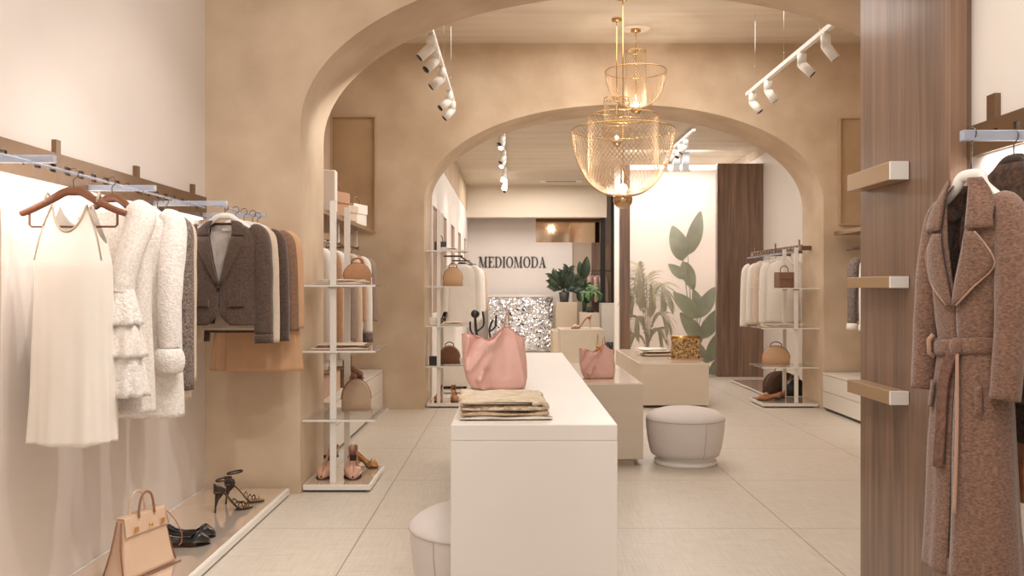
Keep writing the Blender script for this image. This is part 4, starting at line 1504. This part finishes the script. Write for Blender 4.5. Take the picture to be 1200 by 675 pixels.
def box_bag(name, label, loc, rz, w, d, h, m, group=None, handle=True, cat='bag', lid=True):
    t = thing(name, label, cat, loc, rz, group)
    MB().box(-w / 2, w / 2, -d / 2, d / 2, 0, h).build('body', m, t, bevel=.012, seg=3)
    if lid:
        MB().patch(lambda u, v: V((lerp(-w / 2, w / 2, u) * 1.005, lerp(d / 2, -d / 2 - .006, min(1, v / .5)), h + .003 - max(0, v - .5) * h * .9)), 6, 16, False).build('flap', m, t, solid=.003)
    if handle:
        MB().tube(smoothpath([(-w * .25, 0, h), (-w * .22, 0, h + .05), (0, 0, h + .075), (w * .22, 0, h + .05), (w * .25, 0, h)], 5), .006, 8).build('handle', M_BIRKD, t)
    return t


M_BOXW = mat('white_card', (234, 226, 216), .6)
box_bag('shopping_bag', 'white box on the bronze shelf nearest the arch', (-1.47, 6.92, 1.896), .05, .2, .12, .32, M_BOXW, handle=False, cat='box', lid=False)
box_bag('shoulder_bag', 'tan shoulder bag in the middle of the bronze shelf', (-1.47, 7.40, 1.896), 1.2, .26, .1, .2, M_CAMEL)
box_bag('shoulder_bag', 'cream shoulder bag farther along the bronze shelf', (-1.49, 7.95, 1.896), 1.2, .24, .1, .14, M_CREAMW)
box_bag('shoulder_bag', 'white clutch near the far end of the bronze shelf', (-1.49, 8.5, 1.896), 1.3, .3, .08, .2, M_BOXW)
box_bag('box_bag', 'dark brown box bag on the top shelf of the far rack', (3.02, 9.85, 1.3005), .15, .18, .14, .17, M_MIDBR)
box_bag('box_bag', 'small black box bag on the low shelf of the rear-arch rack', (-.86, 9.75, .4505), .1, .1, .09, .1, M_BLKL, handle=False)
box_bag('box_bag', 'small white box on the low shelf of the rear-arch rack', (-.52, 9.78, .4505), -.1, .1, .08, .08, M_BOXW, handle=False, cat='box')
round_bag('travel_bag', 'black and brown soft bag on the plinth beside the far rack', (3.25, 10.75, .0305), .3, M_DKBR, .40, .26, .2)
round_bag('travel_bag', 'black soft bag nearer the far rack on the plinth', (3.35, 10.52, .0305), .1, M_BLKL, .26, .2, .14)
box_bag('box_bag', 'small dark bag on the top shelf of the rear-arch rack', (-.80, 9.86, 1.7105), .4, .12, .08, .1, M_BLKL)
box_bag('box_bag', 'small white box on the third shelf of the rear-arch rack', (-.86, 9.72, .8905), .2, .09, .07, .08, M_BOXW, handle=False, cat='box')
pump('pump_shoe', 'black pump on the third shelf of the rear-arch rack', (-.74, 9.92, .891), math.radians(-110), M_BLKL, .08, .2)
for i, (x, y, a) in enumerate([(-.36, 6.9, .6), (-.28, 7.0, 1.2)]):
    pass


# folded stacks
def folded(name, label, loc, rz, sheets, w, d, group=None, fringe=False, knit=0):
    """sheets: (thickness, material, dx, dy, shrink)"""
    t = thing(name, label, 'folded clothes', loc, rz, group)
    z = 0
    for i, (th, m, dx, sc) in enumerate(sheets):
        rings = []
        NY, NX = 48, 88
        for j in range(NY + 1):
            v = j / NY
            y = lerp(-d / 2, d / 2, v) * sc
            e = math.sqrt(max(0, 1 - abs(2 * v - 1) ** 8))
            row = []
            for k in range(NX):
                th_ = 2 * PI * k / NX
                cx = math.copysign(abs(math.cos(th_)) ** .25, math.cos(th_))
                cz = math.copysign(abs(math.sin(th_)) ** .7, math.sin(th_))
                x = dx + w / 2 * sc * cx * (1 + .03 * math.sin(5 * v * PI + i * 2))
                wob = .75 * th * mnoise.noise(V((x * 9 + i * 5, y * 9, i))) + .0022 * knit * math.sin(x * 330) * math.sin(y * 260)
                row.append(V((x, y * (1 + .02 * cx * math.sin(i + 3 * v)), z + th / 2 + th / 2 * cz * max(.3, e) + (wob * min(1, cz * 2) if cz > 0 else 0))))
            rings.append(row)
        o = MB().loft(rings, True, True, True).build('folded_layer', m, t)
        if fringe and i == fringe:
            fr = MB()
            rn = random.Random(i)
            for q in range(70):
                xx = lerp(-w / 2, w / 2, q / 69) * sc
                fr.tube([(xx, -d / 2 * sc, z + th * .3), (xx + rn.uniform(-.006, .006), -d / 2 * sc - .012, z + th * .1), (xx + rn.uniform(-.01, .01), -d / 2 * sc - .02, z + .002)], .0014, 4)
            fr.build('fringe', m, o)
        z += th * .93
    return t


M_RIBK = mat('cream_rib_knit', (230, 214, 192), .95, col2=(204, 182, 154), vscale=40, stretch=(.4, 3, 1), bump=.8, bscale=70, bstretch=(.5, 3, 1))
M_BCLK = mat('beige_chunky_knit', (218, 198, 172), .95, col2=(150, 122, 94), vscale=55, bump=.9, bscale=90, lo=.42, hi=.7)
M_MIDK = mat('oatmeal_knit', (186, 158, 128), .95, col2=(214, 192, 164), vscale=40, bump=.7, bscale=90)
M_STRIPE = mat('striped_blanket', (232, 222, 206), .9, col2=(150, 122, 98), vscale=10, stretch=(.3, 14, 1), bump=.3, bscale=120, lo=.5, hi=.62)
fk = folded('folded_knits', 'stack of folded cream and beige knits at the front of the display table', (-.03, 3.52, .801), .05, [(.012, M_STRIPE, 0, 1.0), (.02, M_MIDK, -.006, .95), (.026, M_BCLK, -.004, .97), (.026, M_RIBK, -.012, .94)], .345, .36, fringe=0, knit=1)
MB().tube(smoothpath([(.10, -.165, .058), (.135, -.172, .066), (.152, -.165, .052), (.147, -.15, .038), (.12, -.15, .036)], 5), [(.008, .012)] * 21, 8).build('rolled_edge', M_RIBK, fk)
folded('folded_scarf', 'pale folded scarf beside the gold clutch on the cream podium', (1.75, 10.75, .4835), .1, [(.03, M_BEIGE, 0, 1), (.022, M_MIDBR, .02, .8), (.022, M_SHIRT, -.05, 1.0), (.02, M_SHIRT, -.06, .9)], .34, .3)
for i, (loc, w, m1, m2, lab) in enumerate([((-1.12, 5.86, 1.3205), .34, M_BEIGE, M_RIBK, 'thin folded knit on the top glass shelf of the front rack'), ((-1.12, 5.86, .9005), .36, M_BEIGE, M_MIDBR, 'thin folded clothes on the second glass shelf of the front rack'),
                                         ((2.98, 9.9, .8665), .4, M_BEIGE, M_RIBK, 'flat folded knit on the middle glass shelf of the far rack'), ((-.70, 9.9, .8905), .3, M_BEIGE, M_RIBK, 'folded cream top on the third shelf of the rear-arch rack'),
                                         ((-.72, 9.88, 1.7105), .2, M_SHIRT, M_SHIRT, 'folded white top beside the small dark bag on the rear-arch rack')]):
    folded('folded_knit', lab, loc, .05 * i, [(.014, m1, 0, 1), (.012, m2, .01, .92), (.010, m1, .0, .85)], w, .3)
for i in range(3):
    box_bag('tan_box', ('tan storage box nearest on the white chest', 'tan storage box in the middle of the white chest', 'brown storage box by the boots on the white chest')[i], (-1.62, 7.05 + i * .42, .4305), .05, .3, .34, .16, (M_CAMEL, M_STRAPB, M_MIDBR)[i], 'tan boxes on the white chest', handle=False, cat='box')


def clutch():
    t = thing('clutch_bag', 'gold sequinned clutch on the wide cream podium', 'bag', (1.985, 10.15, .4835), .05)
    rn = random.Random(5)
    M_SEQ = mat('gold_sequins', (206, 172, 120), .35, metal=.6, col2=(120, 88, 54), vscale=45, lo=.4, hi=.6, bump=.9, bscale=80)

    def body(u, v):
        th = 2 * PI * u
        w, d = .165, lerp(.06, .03, v)
        return V((w * math.copysign(abs(math.cos(th)) ** .4, math.cos(th)) + rn.uniform(-.003, .003), d * math.copysign(abs(math.sin(th)) ** .5, math.sin(th)) + rn.uniform(-.004, .004), .24 * v))
    MB().loft([[body(k / 48, j / 16) for k in range(48)] for j in range(17)], True, True, True, smooth=False).build('body', M_SEQ, t)
    MB().tube([(-.168, 0, .24), (.168, 0, .24)], (.008, .032), 8, up=(0, 0, 1)).build('frame', M_GOLD, t)
    MB().box(-.19, .17, -.075, .075, 0, .012).build('base_flap', M_STRAPB, t)


clutch()


# ------------------------------------------------------------------ lights
def spot_head(t, x, y, z, tx, tz, ty=0, s=1.0, lit=False):
    """elbow spot: short vertical stub, then an angled barrel; (tx,ty,tz) the aim"""
    h = MB().tube([(x, y, z), (x, y, z - .018)], .02 * s, 14).tube([(x, y, z - .018), (x, y, z - .10 * s)], .036 * s, 18).sphere((x, y, z - .10 * s), .036 * s, 18, 10).build('spot_stem', M_SPOT, t)
    a = V((tx, ty, tz)).normalized()
    p0 = V((x, y, z - .10 * s))
    MB().tube([p0, p0 + a * .12 * s], .036 * s, 18).build('spot_barrel', M_SPOT, h)
    MB().tube([p0 + a * .1201 * s, p0 + a * .122 * s], .031 * s, 16).build('spot_lens', M_LAMP if lit else M_DARKLENS, h)
    return p0 + a * .14 * s, a


def track(label, x, y0, y1, z, spots, aim, ceil, s=1.0, lit=(), w=.018):
    t = thing('track_light', label, 'track light', (x, y0, z), group='white ceiling track lights')
    MB().box(-w, w, 0, y1 - y0, 0, .035).build('track', M_SPOT, t)
    for q in (.12, .5, .88):
        MB().tube([(0, (y1 - y0) * q, .035), (0, (y1 - y0) * q, ceil - z)], .0016, 5).build('suspension_wire', M_CHROME, t)
    res = []
    for i, f in enumerate(spots):
        p, a = spot_head(t, 0, (y1 - y0) * f, 0, aim[0] + .12 * math.sin(i * 2), aim[2], aim[1] + .1 * math.cos(i * 3), s, i in lit)
        res.append((V((x, y0, z)) + p, a))
    return res


TL = []
TL += track('white track light near the chandeliers on the hangings side', -.594, 6.45, 8.95, 3.17, (.03, .18, .42, .78, .95), (-.62, -.25, -.6), H2)
TL += track('white track light near the chandeliers on the walnut panel side', 2.32, 6.40, 8.75, 3.19, (.07, .3, .7, .92), (.55, -.15, -.75), H2)
TL += track('white track light over the white hanging clothes at the back', -.12, 10.9, 17.2, 3.30, (.04, .1, .3, .38, .58, .66, .84, .92), (-.3, -.5, -.8), H3, lit=(1, 3, 4, 5, 6))
TL += track('white track light above the frosted plant screen', 2.32, 11.3, 13.2, 3.30, (.3, .5, .75, .95), (-.5, -.2, -.75), H3)

# chandeliers of woven wire
def lattice(prof_fn, nu, nv):
    """diamond mesh over a surface of revolution prof_fn(v) -> (r, z)"""
    mb = MB()
    vs = []
    for j in range(nv + 1):
        r, z = prof_fn(j / nv)
        for i in range(nu):
            a = 2 * PI * (i + .5 * (j % 2)) / nu
            vs.append(V((r * math.cos(a), r * math.sin(a), z)))
    fs = []
    for j in range(0, nv - 1):
        for i in range(nu):
            k = j % 2
            left, right = (i - 1 + k) % nu, (i + k) % nu
            fs.append((j * nu + i, (j + 1) * nu + right, (j + 2) * nu + i, (j + 1) * nu + left))
    mb.add(vs, fs, False)
    return mb


def wire(mb, name, parent, th=.0034):
    o = mb.build(name, M_WIRE, parent, recalc=False)
    md = o.modifiers.new('wire', 'WIREFRAME')
    md.thickness = th
    md.use_replace = True
    md.use_even_offset = False
    return o


def ring(parent, name, r, z, th=.005):
    return MB().tube([(r * math.cos(2 * PI * k / 64), r * math.sin(2 * PI * k / 64), z) for k in range(64)], th, 6, closed=True).build(name, M_GOLD, parent)


def chandelier(label, x, y, zb, R, hb, cyls, ball, ztop):
    """zb = rim height; bowl hangs hb below the rim; cyls: (radius, top above the rim)"""
    t = thing('chandelier', label, 'chandelier', (x, y, zb), group='woven gold wire chandeliers')

    def bowl(v):
        a = v * PI / 2 * .94
        return R * math.cos(a) ** .8, -hb * math.sin(a) ** 1.15
    nb = int(64 * min(1, R / .46 + .15))
    wire(lattice(bowl, nb, 30), 'wire_bowl', t, .0042)
    ring(t, 'bowl_rim', R, 0)
    for r, zt in cyls:
        zlow = -hb * (1 - (r / R) ** 2) ** .6 * .98
        o = wire(lattice(lambda v: (r, lerp(zt, zlow, v)), max(24, int(nb * r / R * 1.1)), int((zt - zlow) / .024)), 'wire_cylinder', t, .0042)
        ring(o, 'cylinder_rim', r, zt, .004)
    MB().sphere((0, 0, -hb - ball * .35), ball, 24, 14, (1, 1, .9)).build('lamp_ball', M_BALL, t)
    MB().sphere((0, 0, -hb + ball * .85), ball * .42, 16, 10).build('bulb', M_LAMP, t)
    MB().tube([(0, 0, cyls[-1][1] if cyls else 0), (0, 0, ztop - zb)], .004, 6).tube([(0, 0, -hb + ball), (0, 0, cyls[-1][1] if cyls else 0)], .003, 6).build('cable', M_GOLD, t)
    sp_ = MB()
    for k in range(4):
        a = PI * k / 2 + .4
        r, zt = cyls[-1]
        sp_.tube([(0, 0, zt), (r * math.cos(a), r * math.sin(a), zt)], .003, 5)
    sp_.build('spider', M_GOLD, t)
    MB().lathe([(.0, 0), (.05, 0), (.05, -.02), (.012, -.03), (.0, -.03)], 24).tf(Matrix.Translation((0, 0, ztop - zb))).build('canopy', M_GOLD, t)
    return t


M_BALL = mat('smoked_gold_ball', (206, 176, 140), .12, metal=1.0)
YC = 8.0
chandelier('largest woven gold wire chandelier, hanging lowest', 1.0, 8.0, 1.3 + (337 - 152) * 8.0 / 1040, .465, .60, [(.316, .125)], .088, H2)
chandelier('small woven wire chandelier hanging highest', 1.255, 9.0, 1.3 + (337 - 83) * 9.0 / 1040, .31, .38, [(.105, .20)], .055, H2)
chandelier('slender woven wire chandelier hanging just behind the largest one', 1.02, 8.64, 1.3 + (337 - 150) * 8.64 / 1040, .145, .13, [(.125, .29)], .045, H2)
# ------------------------------------------------------------------ plants
def leaf_mat(name, c1, c2):
    m = mat(name, c1, .5, col2=c2, vscale=6)
    m.node_tree.nodes['Principled BSDF'].inputs['Subsurface Weight'].default_value = 0
    return m


M_LEAF = leaf_mat('banana_leaf', (86, 122, 76), (128, 158, 104))
M_PALM = leaf_mat('palm_leaf', (128, 132, 64), (158, 156, 88))
M_DLEAF = leaf_mat('dark_leaf', (34, 46, 30), (54, 70, 44))
M_SOIL = mat('potting_soil', (60, 46, 38), .95)
M_POTW = mat('white_pot', (226, 216, 206), .5)
M_POTD = mat('dark_pot', (56, 54, 46), .5)


def blade(mb, base, tip, w, up=(0, -1, 0), bend=.12, droop=0.0, n=12):
    """a broad leaf from base to tip; up is the facing"""
    b, t = V(base), V(tip)
    ax = t - b
    L = ax.length
    f = V(up)
    side = ax.cross(f).normalized()
    nf = side.cross(ax).normalized()
    rows = []
    for i in range(n + 1):
        v = i / n
        ww = w * math.sin(PI * min(1, v ** .8 * .97 + .015)) ** .75
        c = b + ax * v + nf * (bend * L * math.sin(PI * v) * .5) + V((0, 0, -droop * L * v * v))
        rows.append([c - side * ww + nf * ww * .25, c - side * ww * .5 + nf * ww * .05, c, c + side * ww * .5 + nf * ww * .05, c + side * ww + nf * ww * .25])
    mb.loft(rows, closed=False)


def pot(t, r, h, m):
    MB().lathe([(0, 0), (r * .75, 0), (r * .8, .01), (r, h), (r * .92, h), (r * .9, h * .9), (0, h * .88)], 28).build('pot', m, t)
    MB().lathe([(.0, h * .9), (r * .88, h * .9)], 20).build('soil', M_SOIL, t)


def px(xp, yp, Y):
    return V(((xp - 600) * Y / 1040, Y, 1.3 + (337 - yp) * Y / 1040))


def court_banana():
    Y = 13.30
    t = thing('banana_plant', 'tall broad-leaved plant behind the frosted screen', 'plant', (2.70, Y, 0))
    o = V(t.location)
    pot(t, .17, .26, M_POTW)
    st, lf = MB(), MB()
    A = [((806, 298), (821, 247), 10), ((800, 305), (788, 264), 12), ((803, 326), (783, 309), 7), ((800, 306), (813, 340), 9), ((818, 372), (789, 342), 10), ((816, 372), (838, 336), 10),
         ((822, 400), (797, 366), 10), ((822, 396), (841, 362), 10), ((826, 424), (806, 394), 9), ((829, 424), (843, 388), 9), ((822, 368), (812, 338), 7), ((832, 444), (842, 418), 7), ((828, 440), (818, 412), 7)]
    for i, (b, e, w) in enumerate(A):
        y = Y + .02 * (i % 4) - .04
        bp, tp = px(b[0], b[1], y) - o, px(e[0], e[1], y + .03) - o
        blade(lf, bp, tp, w * Y / 1040 * .9, bend=.15)
        st.tube(smoothpath([(0.02 * math.cos(i), .02 * math.sin(i), .22), (bp.x * .4, bp.y * .3, bp.z * .6), tuple(bp)], 5), [.011] * 6 + [.007] * 5, 6)
    lf.build('foliage', M_LEAF, t, recalc=False)
    st.build('stem', M_LEAF, t)
    return t


court_banana()


def fern_palm(label, loc, s, fr, m, potm, ph=.22):
    t = thing('potted_palm', label, 'plant', loc)
    pot(t, .15 * s, ph * s, potm)
    lf, st = MB(), MB()
    rn = random.Random(int(loc[0] * 100))
    for (dx, dy, dz) in fr:
        P = smoothpath([(0, 0, ph * s), (dx * .25, dy * .25, ph * s + dz * .75), (dx * .65, dy * .65, ph * s + dz), (dx, dy, ph * s + dz * .72)], 8)
        st.tube(P, .005 * s, 5)
        n = len(P)
        for i in range(6, n - 1):
            c = V(P[i])
            ax = (V(P[i + 1]) - V(P[i - 1])).normalized()
            sd = ax.cross(V((0, 0, 1)))
            sd = sd.normalized() if sd.length > .05 else V((1, 0, 0))
            ln = s * .24 * math.sin(PI * (i - 4) / (n - 3))
            for q in (-1, 1):
                blade(lf, c, c + sd * q * ln + ax * ln * .8 + V((0, 0, -.08 * ln)), .014 * s, up=(0, -.5, 1), bend=.2, droop=.3, n=4)
    lf.build('foliage', m, t, recalc=False)
    st.build('stem', m, t)
    return t


fern_palm('yellow-green palm behind the frosted screen', (2.05, 13.45, 0), 1.25, [(-.22, -.08, 1.35), (.12, -.1, 1.0), (.32, .08, 1.05), (-.26, .1, .95), (-.2, -.06, .55), (.28, -.1, .62), (.0, .1, 1.2), (-.18, -.1, 1.1), (.2, -.1, .38), (-.24, 0, .3)], M_PALM, M_POTW)


def small_plant():
    t = thing('potted_plant', 'dark leafy potted plant on the tall beige podium beside the sign', 'plant', (1.03, 17.5, 1.0235))
    t.scale = (.82, .82, .82)
    pot(t, .13, .24, M_POTD)
    lf, st = MB(), MB()
    rn = random.Random(11)
    for k in range(20):
        a = k * 2.4
        el = rn.uniform(.15, 1.35)
        R = rn.uniform(.36, .55)
        tip = V((R * math.cos(a) * math.cos(el), .6 * R * math.sin(a) * math.cos(el), .28 + R * math.sin(el)))
        base = V((0, 0, .22))
        st.tube([base, base.lerp(tip, .55)], .006, 5)
        ax = tip - base
        sd = ax.cross(V((0, -1, 0.3))).normalized()
        for i in range(5):
            c = base.lerp(tip, .45 + .12 * i)
            for q in (-1, 1):
                blade(lf, c, c + sd * q * .13 + ax * .22, .032, bend=.2, n=5)
    lf.build('foliage', M_DLEAF, t, recalc=False)
    st.build('stem', M_DLEAF, t)


small_plant()


def back_banana():
    Y = 18.0
    t = thing('banana_plant', 'dark broad-leaved plant against the taupe panel at the back', 'plant', (1.45, 17.95, 0))
    o = V(t.location)
    pot(t, .14, .3, M_POTD)
    st, lf = MB(), MB()
    for i, (b, e, w) in enumerate([((682, 325), (679, 306), 5), ((684, 327), (688, 300), 6), ((684, 338), (680, 322), 5), ((686, 342), (692, 330), 5), ((683, 352), (676, 342), 5), ((687, 355), (690, 340), 6)]):
        bp, tp = px(b[0], b[1], Y - .05) - o, px(e[0], e[1], Y - .03 - .02 * i) - o
        blade(lf, bp, tp, w * Y / 1040 * .95)
        st.tube([(0, 0, .26), bp], .012, 5)
    lf.build('foliage', M_DLEAF, t, recalc=False)
    st.build('stem', M_DLEAF, t)


back_banana()
fern_palm('bushy green plant on the cream podium near the sign wall', (1.47, 16.65, .8435), .6, [(-.13, 0, .26), (.16, 0, .28), (.02, -.1, .34), (-.1, -.1, .28), (.14, -.12, .26), (.06, .12, .4)], M_LEAF, M_POTD, .16)


# ------------------------------------------------------------------ lights
def area(name, loc, size, power, col=(1, .965, .92), rot=(0, 0, 0)):
    l = bpy.data.lights.new(name, 'AREA')
    l.shape = 'RECTANGLE'
    l.size, l.size_y = size
    l.energy = power
    l.color = col
    o = bpy.data.objects.new(name, l)
    COL.objects.link(o)
    o.location, o.rotation_euler = loc, rot
    return o


def spot(name, loc, aim, power, ang=50, col=(1, .95, .89), blend=.6, r=.04):
    l = bpy.data.lights.new(name, 'SPOT')
    l.energy, l.color, l.spot_size, l.spot_blend, l.shadow_soft_size = power, col, math.radians(ang), blend, r
    o = bpy.data.objects.new(name, l)
    COL.objects.link(o)
    o.location = loc
    o.rotation_euler = (V(aim) - V(loc)).to_track_quat('-Z', 'Y').to_euler()
    return o


def point(name, loc, power, col=(1, .93, .84), r=.04):
    l = bpy.data.lights.new(name, 'POINT')
    l.energy, l.color, l.shadow_soft_size = power, col, r
    o = bpy.data.objects.new(name, l)
    COL.objects.link(o)
    o.location = loc


W = bpy.data.worlds.new('daylight')
SC.world = W
W.use_nodes = True
W.node_tree.nodes['Background'].inputs['Color'].default_value = (1, .975, .95, 1)
W.node_tree.nodes['Background'].inputs['Strength'].default_value = 1.0

area('ceiling_lamp_front', (-.1, 2.6, 3.9), (2.4, 4.5), 80)  # broad unseen fill added under the front ceiling
area('ceiling_lamp_middle', (1.0, 7.9, 3.85), (3.5, 2.0), 70)  # added soft fill, no fixture modelled
area('ceiling_lamp_rear', (1.3, 12.6, 3.33), (2.6, 3.5), 75)  # added area fill for the room behind the second arch
area('ceiling_lamp_back', (.6, 16.6, 3.33), (2.2, 1.6), 75)  # added fill that brightens the back wall
area('court_daylight', (2.36, 13.28, 3.32), (1.25, .12), 26, (1, .98, .96), (math.radians(35), 0, 0))  # added strip lighting the plant fronts behind the frosted pane
area('court_skylight', (2.5, 14.5, 3.3), (2.0, 1.0), 40, (1, .98, .96))  # added overhead fill, the ceiling is closed here
area('rail_led', (-1.875, 3.7, 1.722), (.02, 3.3), 9, (1, .96, .92), (0, math.radians(20), 0))  # assumed LED under the rail, added to brighten the lower wall
area('rail_led_right', (1.565, 2.3, 1.74), (.02, 1.4), 3, (1, .96, .92), (0, math.radians(-20), 0))  # unseen fill added behind the coat, no strip modelled
# unseen spots added to light the front room
spot('track_spot_dress', (.2, 2.2, 3.7), (-1.8, 3.7, .7), 60, 60)
spot('track_spot_wall', (.2, 3.6, 3.7), (-1.9, 4.8, .8), 95, 60)
spot('track_spot_coat', (-.4, 1.6, 3.7), (1.4, 2.7, 1.1), 90, 50)
spot('track_spot_table', (.6, 1.4, 3.8), (.0, 3.6, .8), 30, 45)
for i, (p, a) in enumerate(TL):
    spot('track_spot_%d' % i, p, p + a, 26 if p.y < 10 else 20, 62, r=.03)
spot('track_spot_wall', (-.3, 3.0, 3.7), (-1.95, 4.0, .3), 90, 48)  # extra unseen spot added to brighten the lower wall
point('chandelier_bulb', (1.0, 8.0, 2.27), 34, r=.08)
point('chandelier_bulb', (1.255, 9.0, 3.2), 14, r=.06)

cam = bpy.data.cameras.new('camera')
cam.sensor_width = 36
cam.lens = 36 * 1040 / 1200
cam.clip_start = .05
co = bpy.data.objects.new('camera', cam)
COL.objects.link(co)
co.location = (0, 0, 1.3)
co.rotation_euler = (PI / 2, 0, 0)
SC.camera = co
SC.view_settings.view_transform = 'Standard'
SC.view_settings.look = 'None'
SC.view_settings.gamma = 1
SC.view_settings.use_curve_mapping = False
SC.view_settings.exposure = 0.0
SC.cycles.use_denoising = True
SC.cycles.max_bounces = 10
SC.cycles.transparent_max_bounces = 24
SC.cycles.sample_clamp_indirect = 6
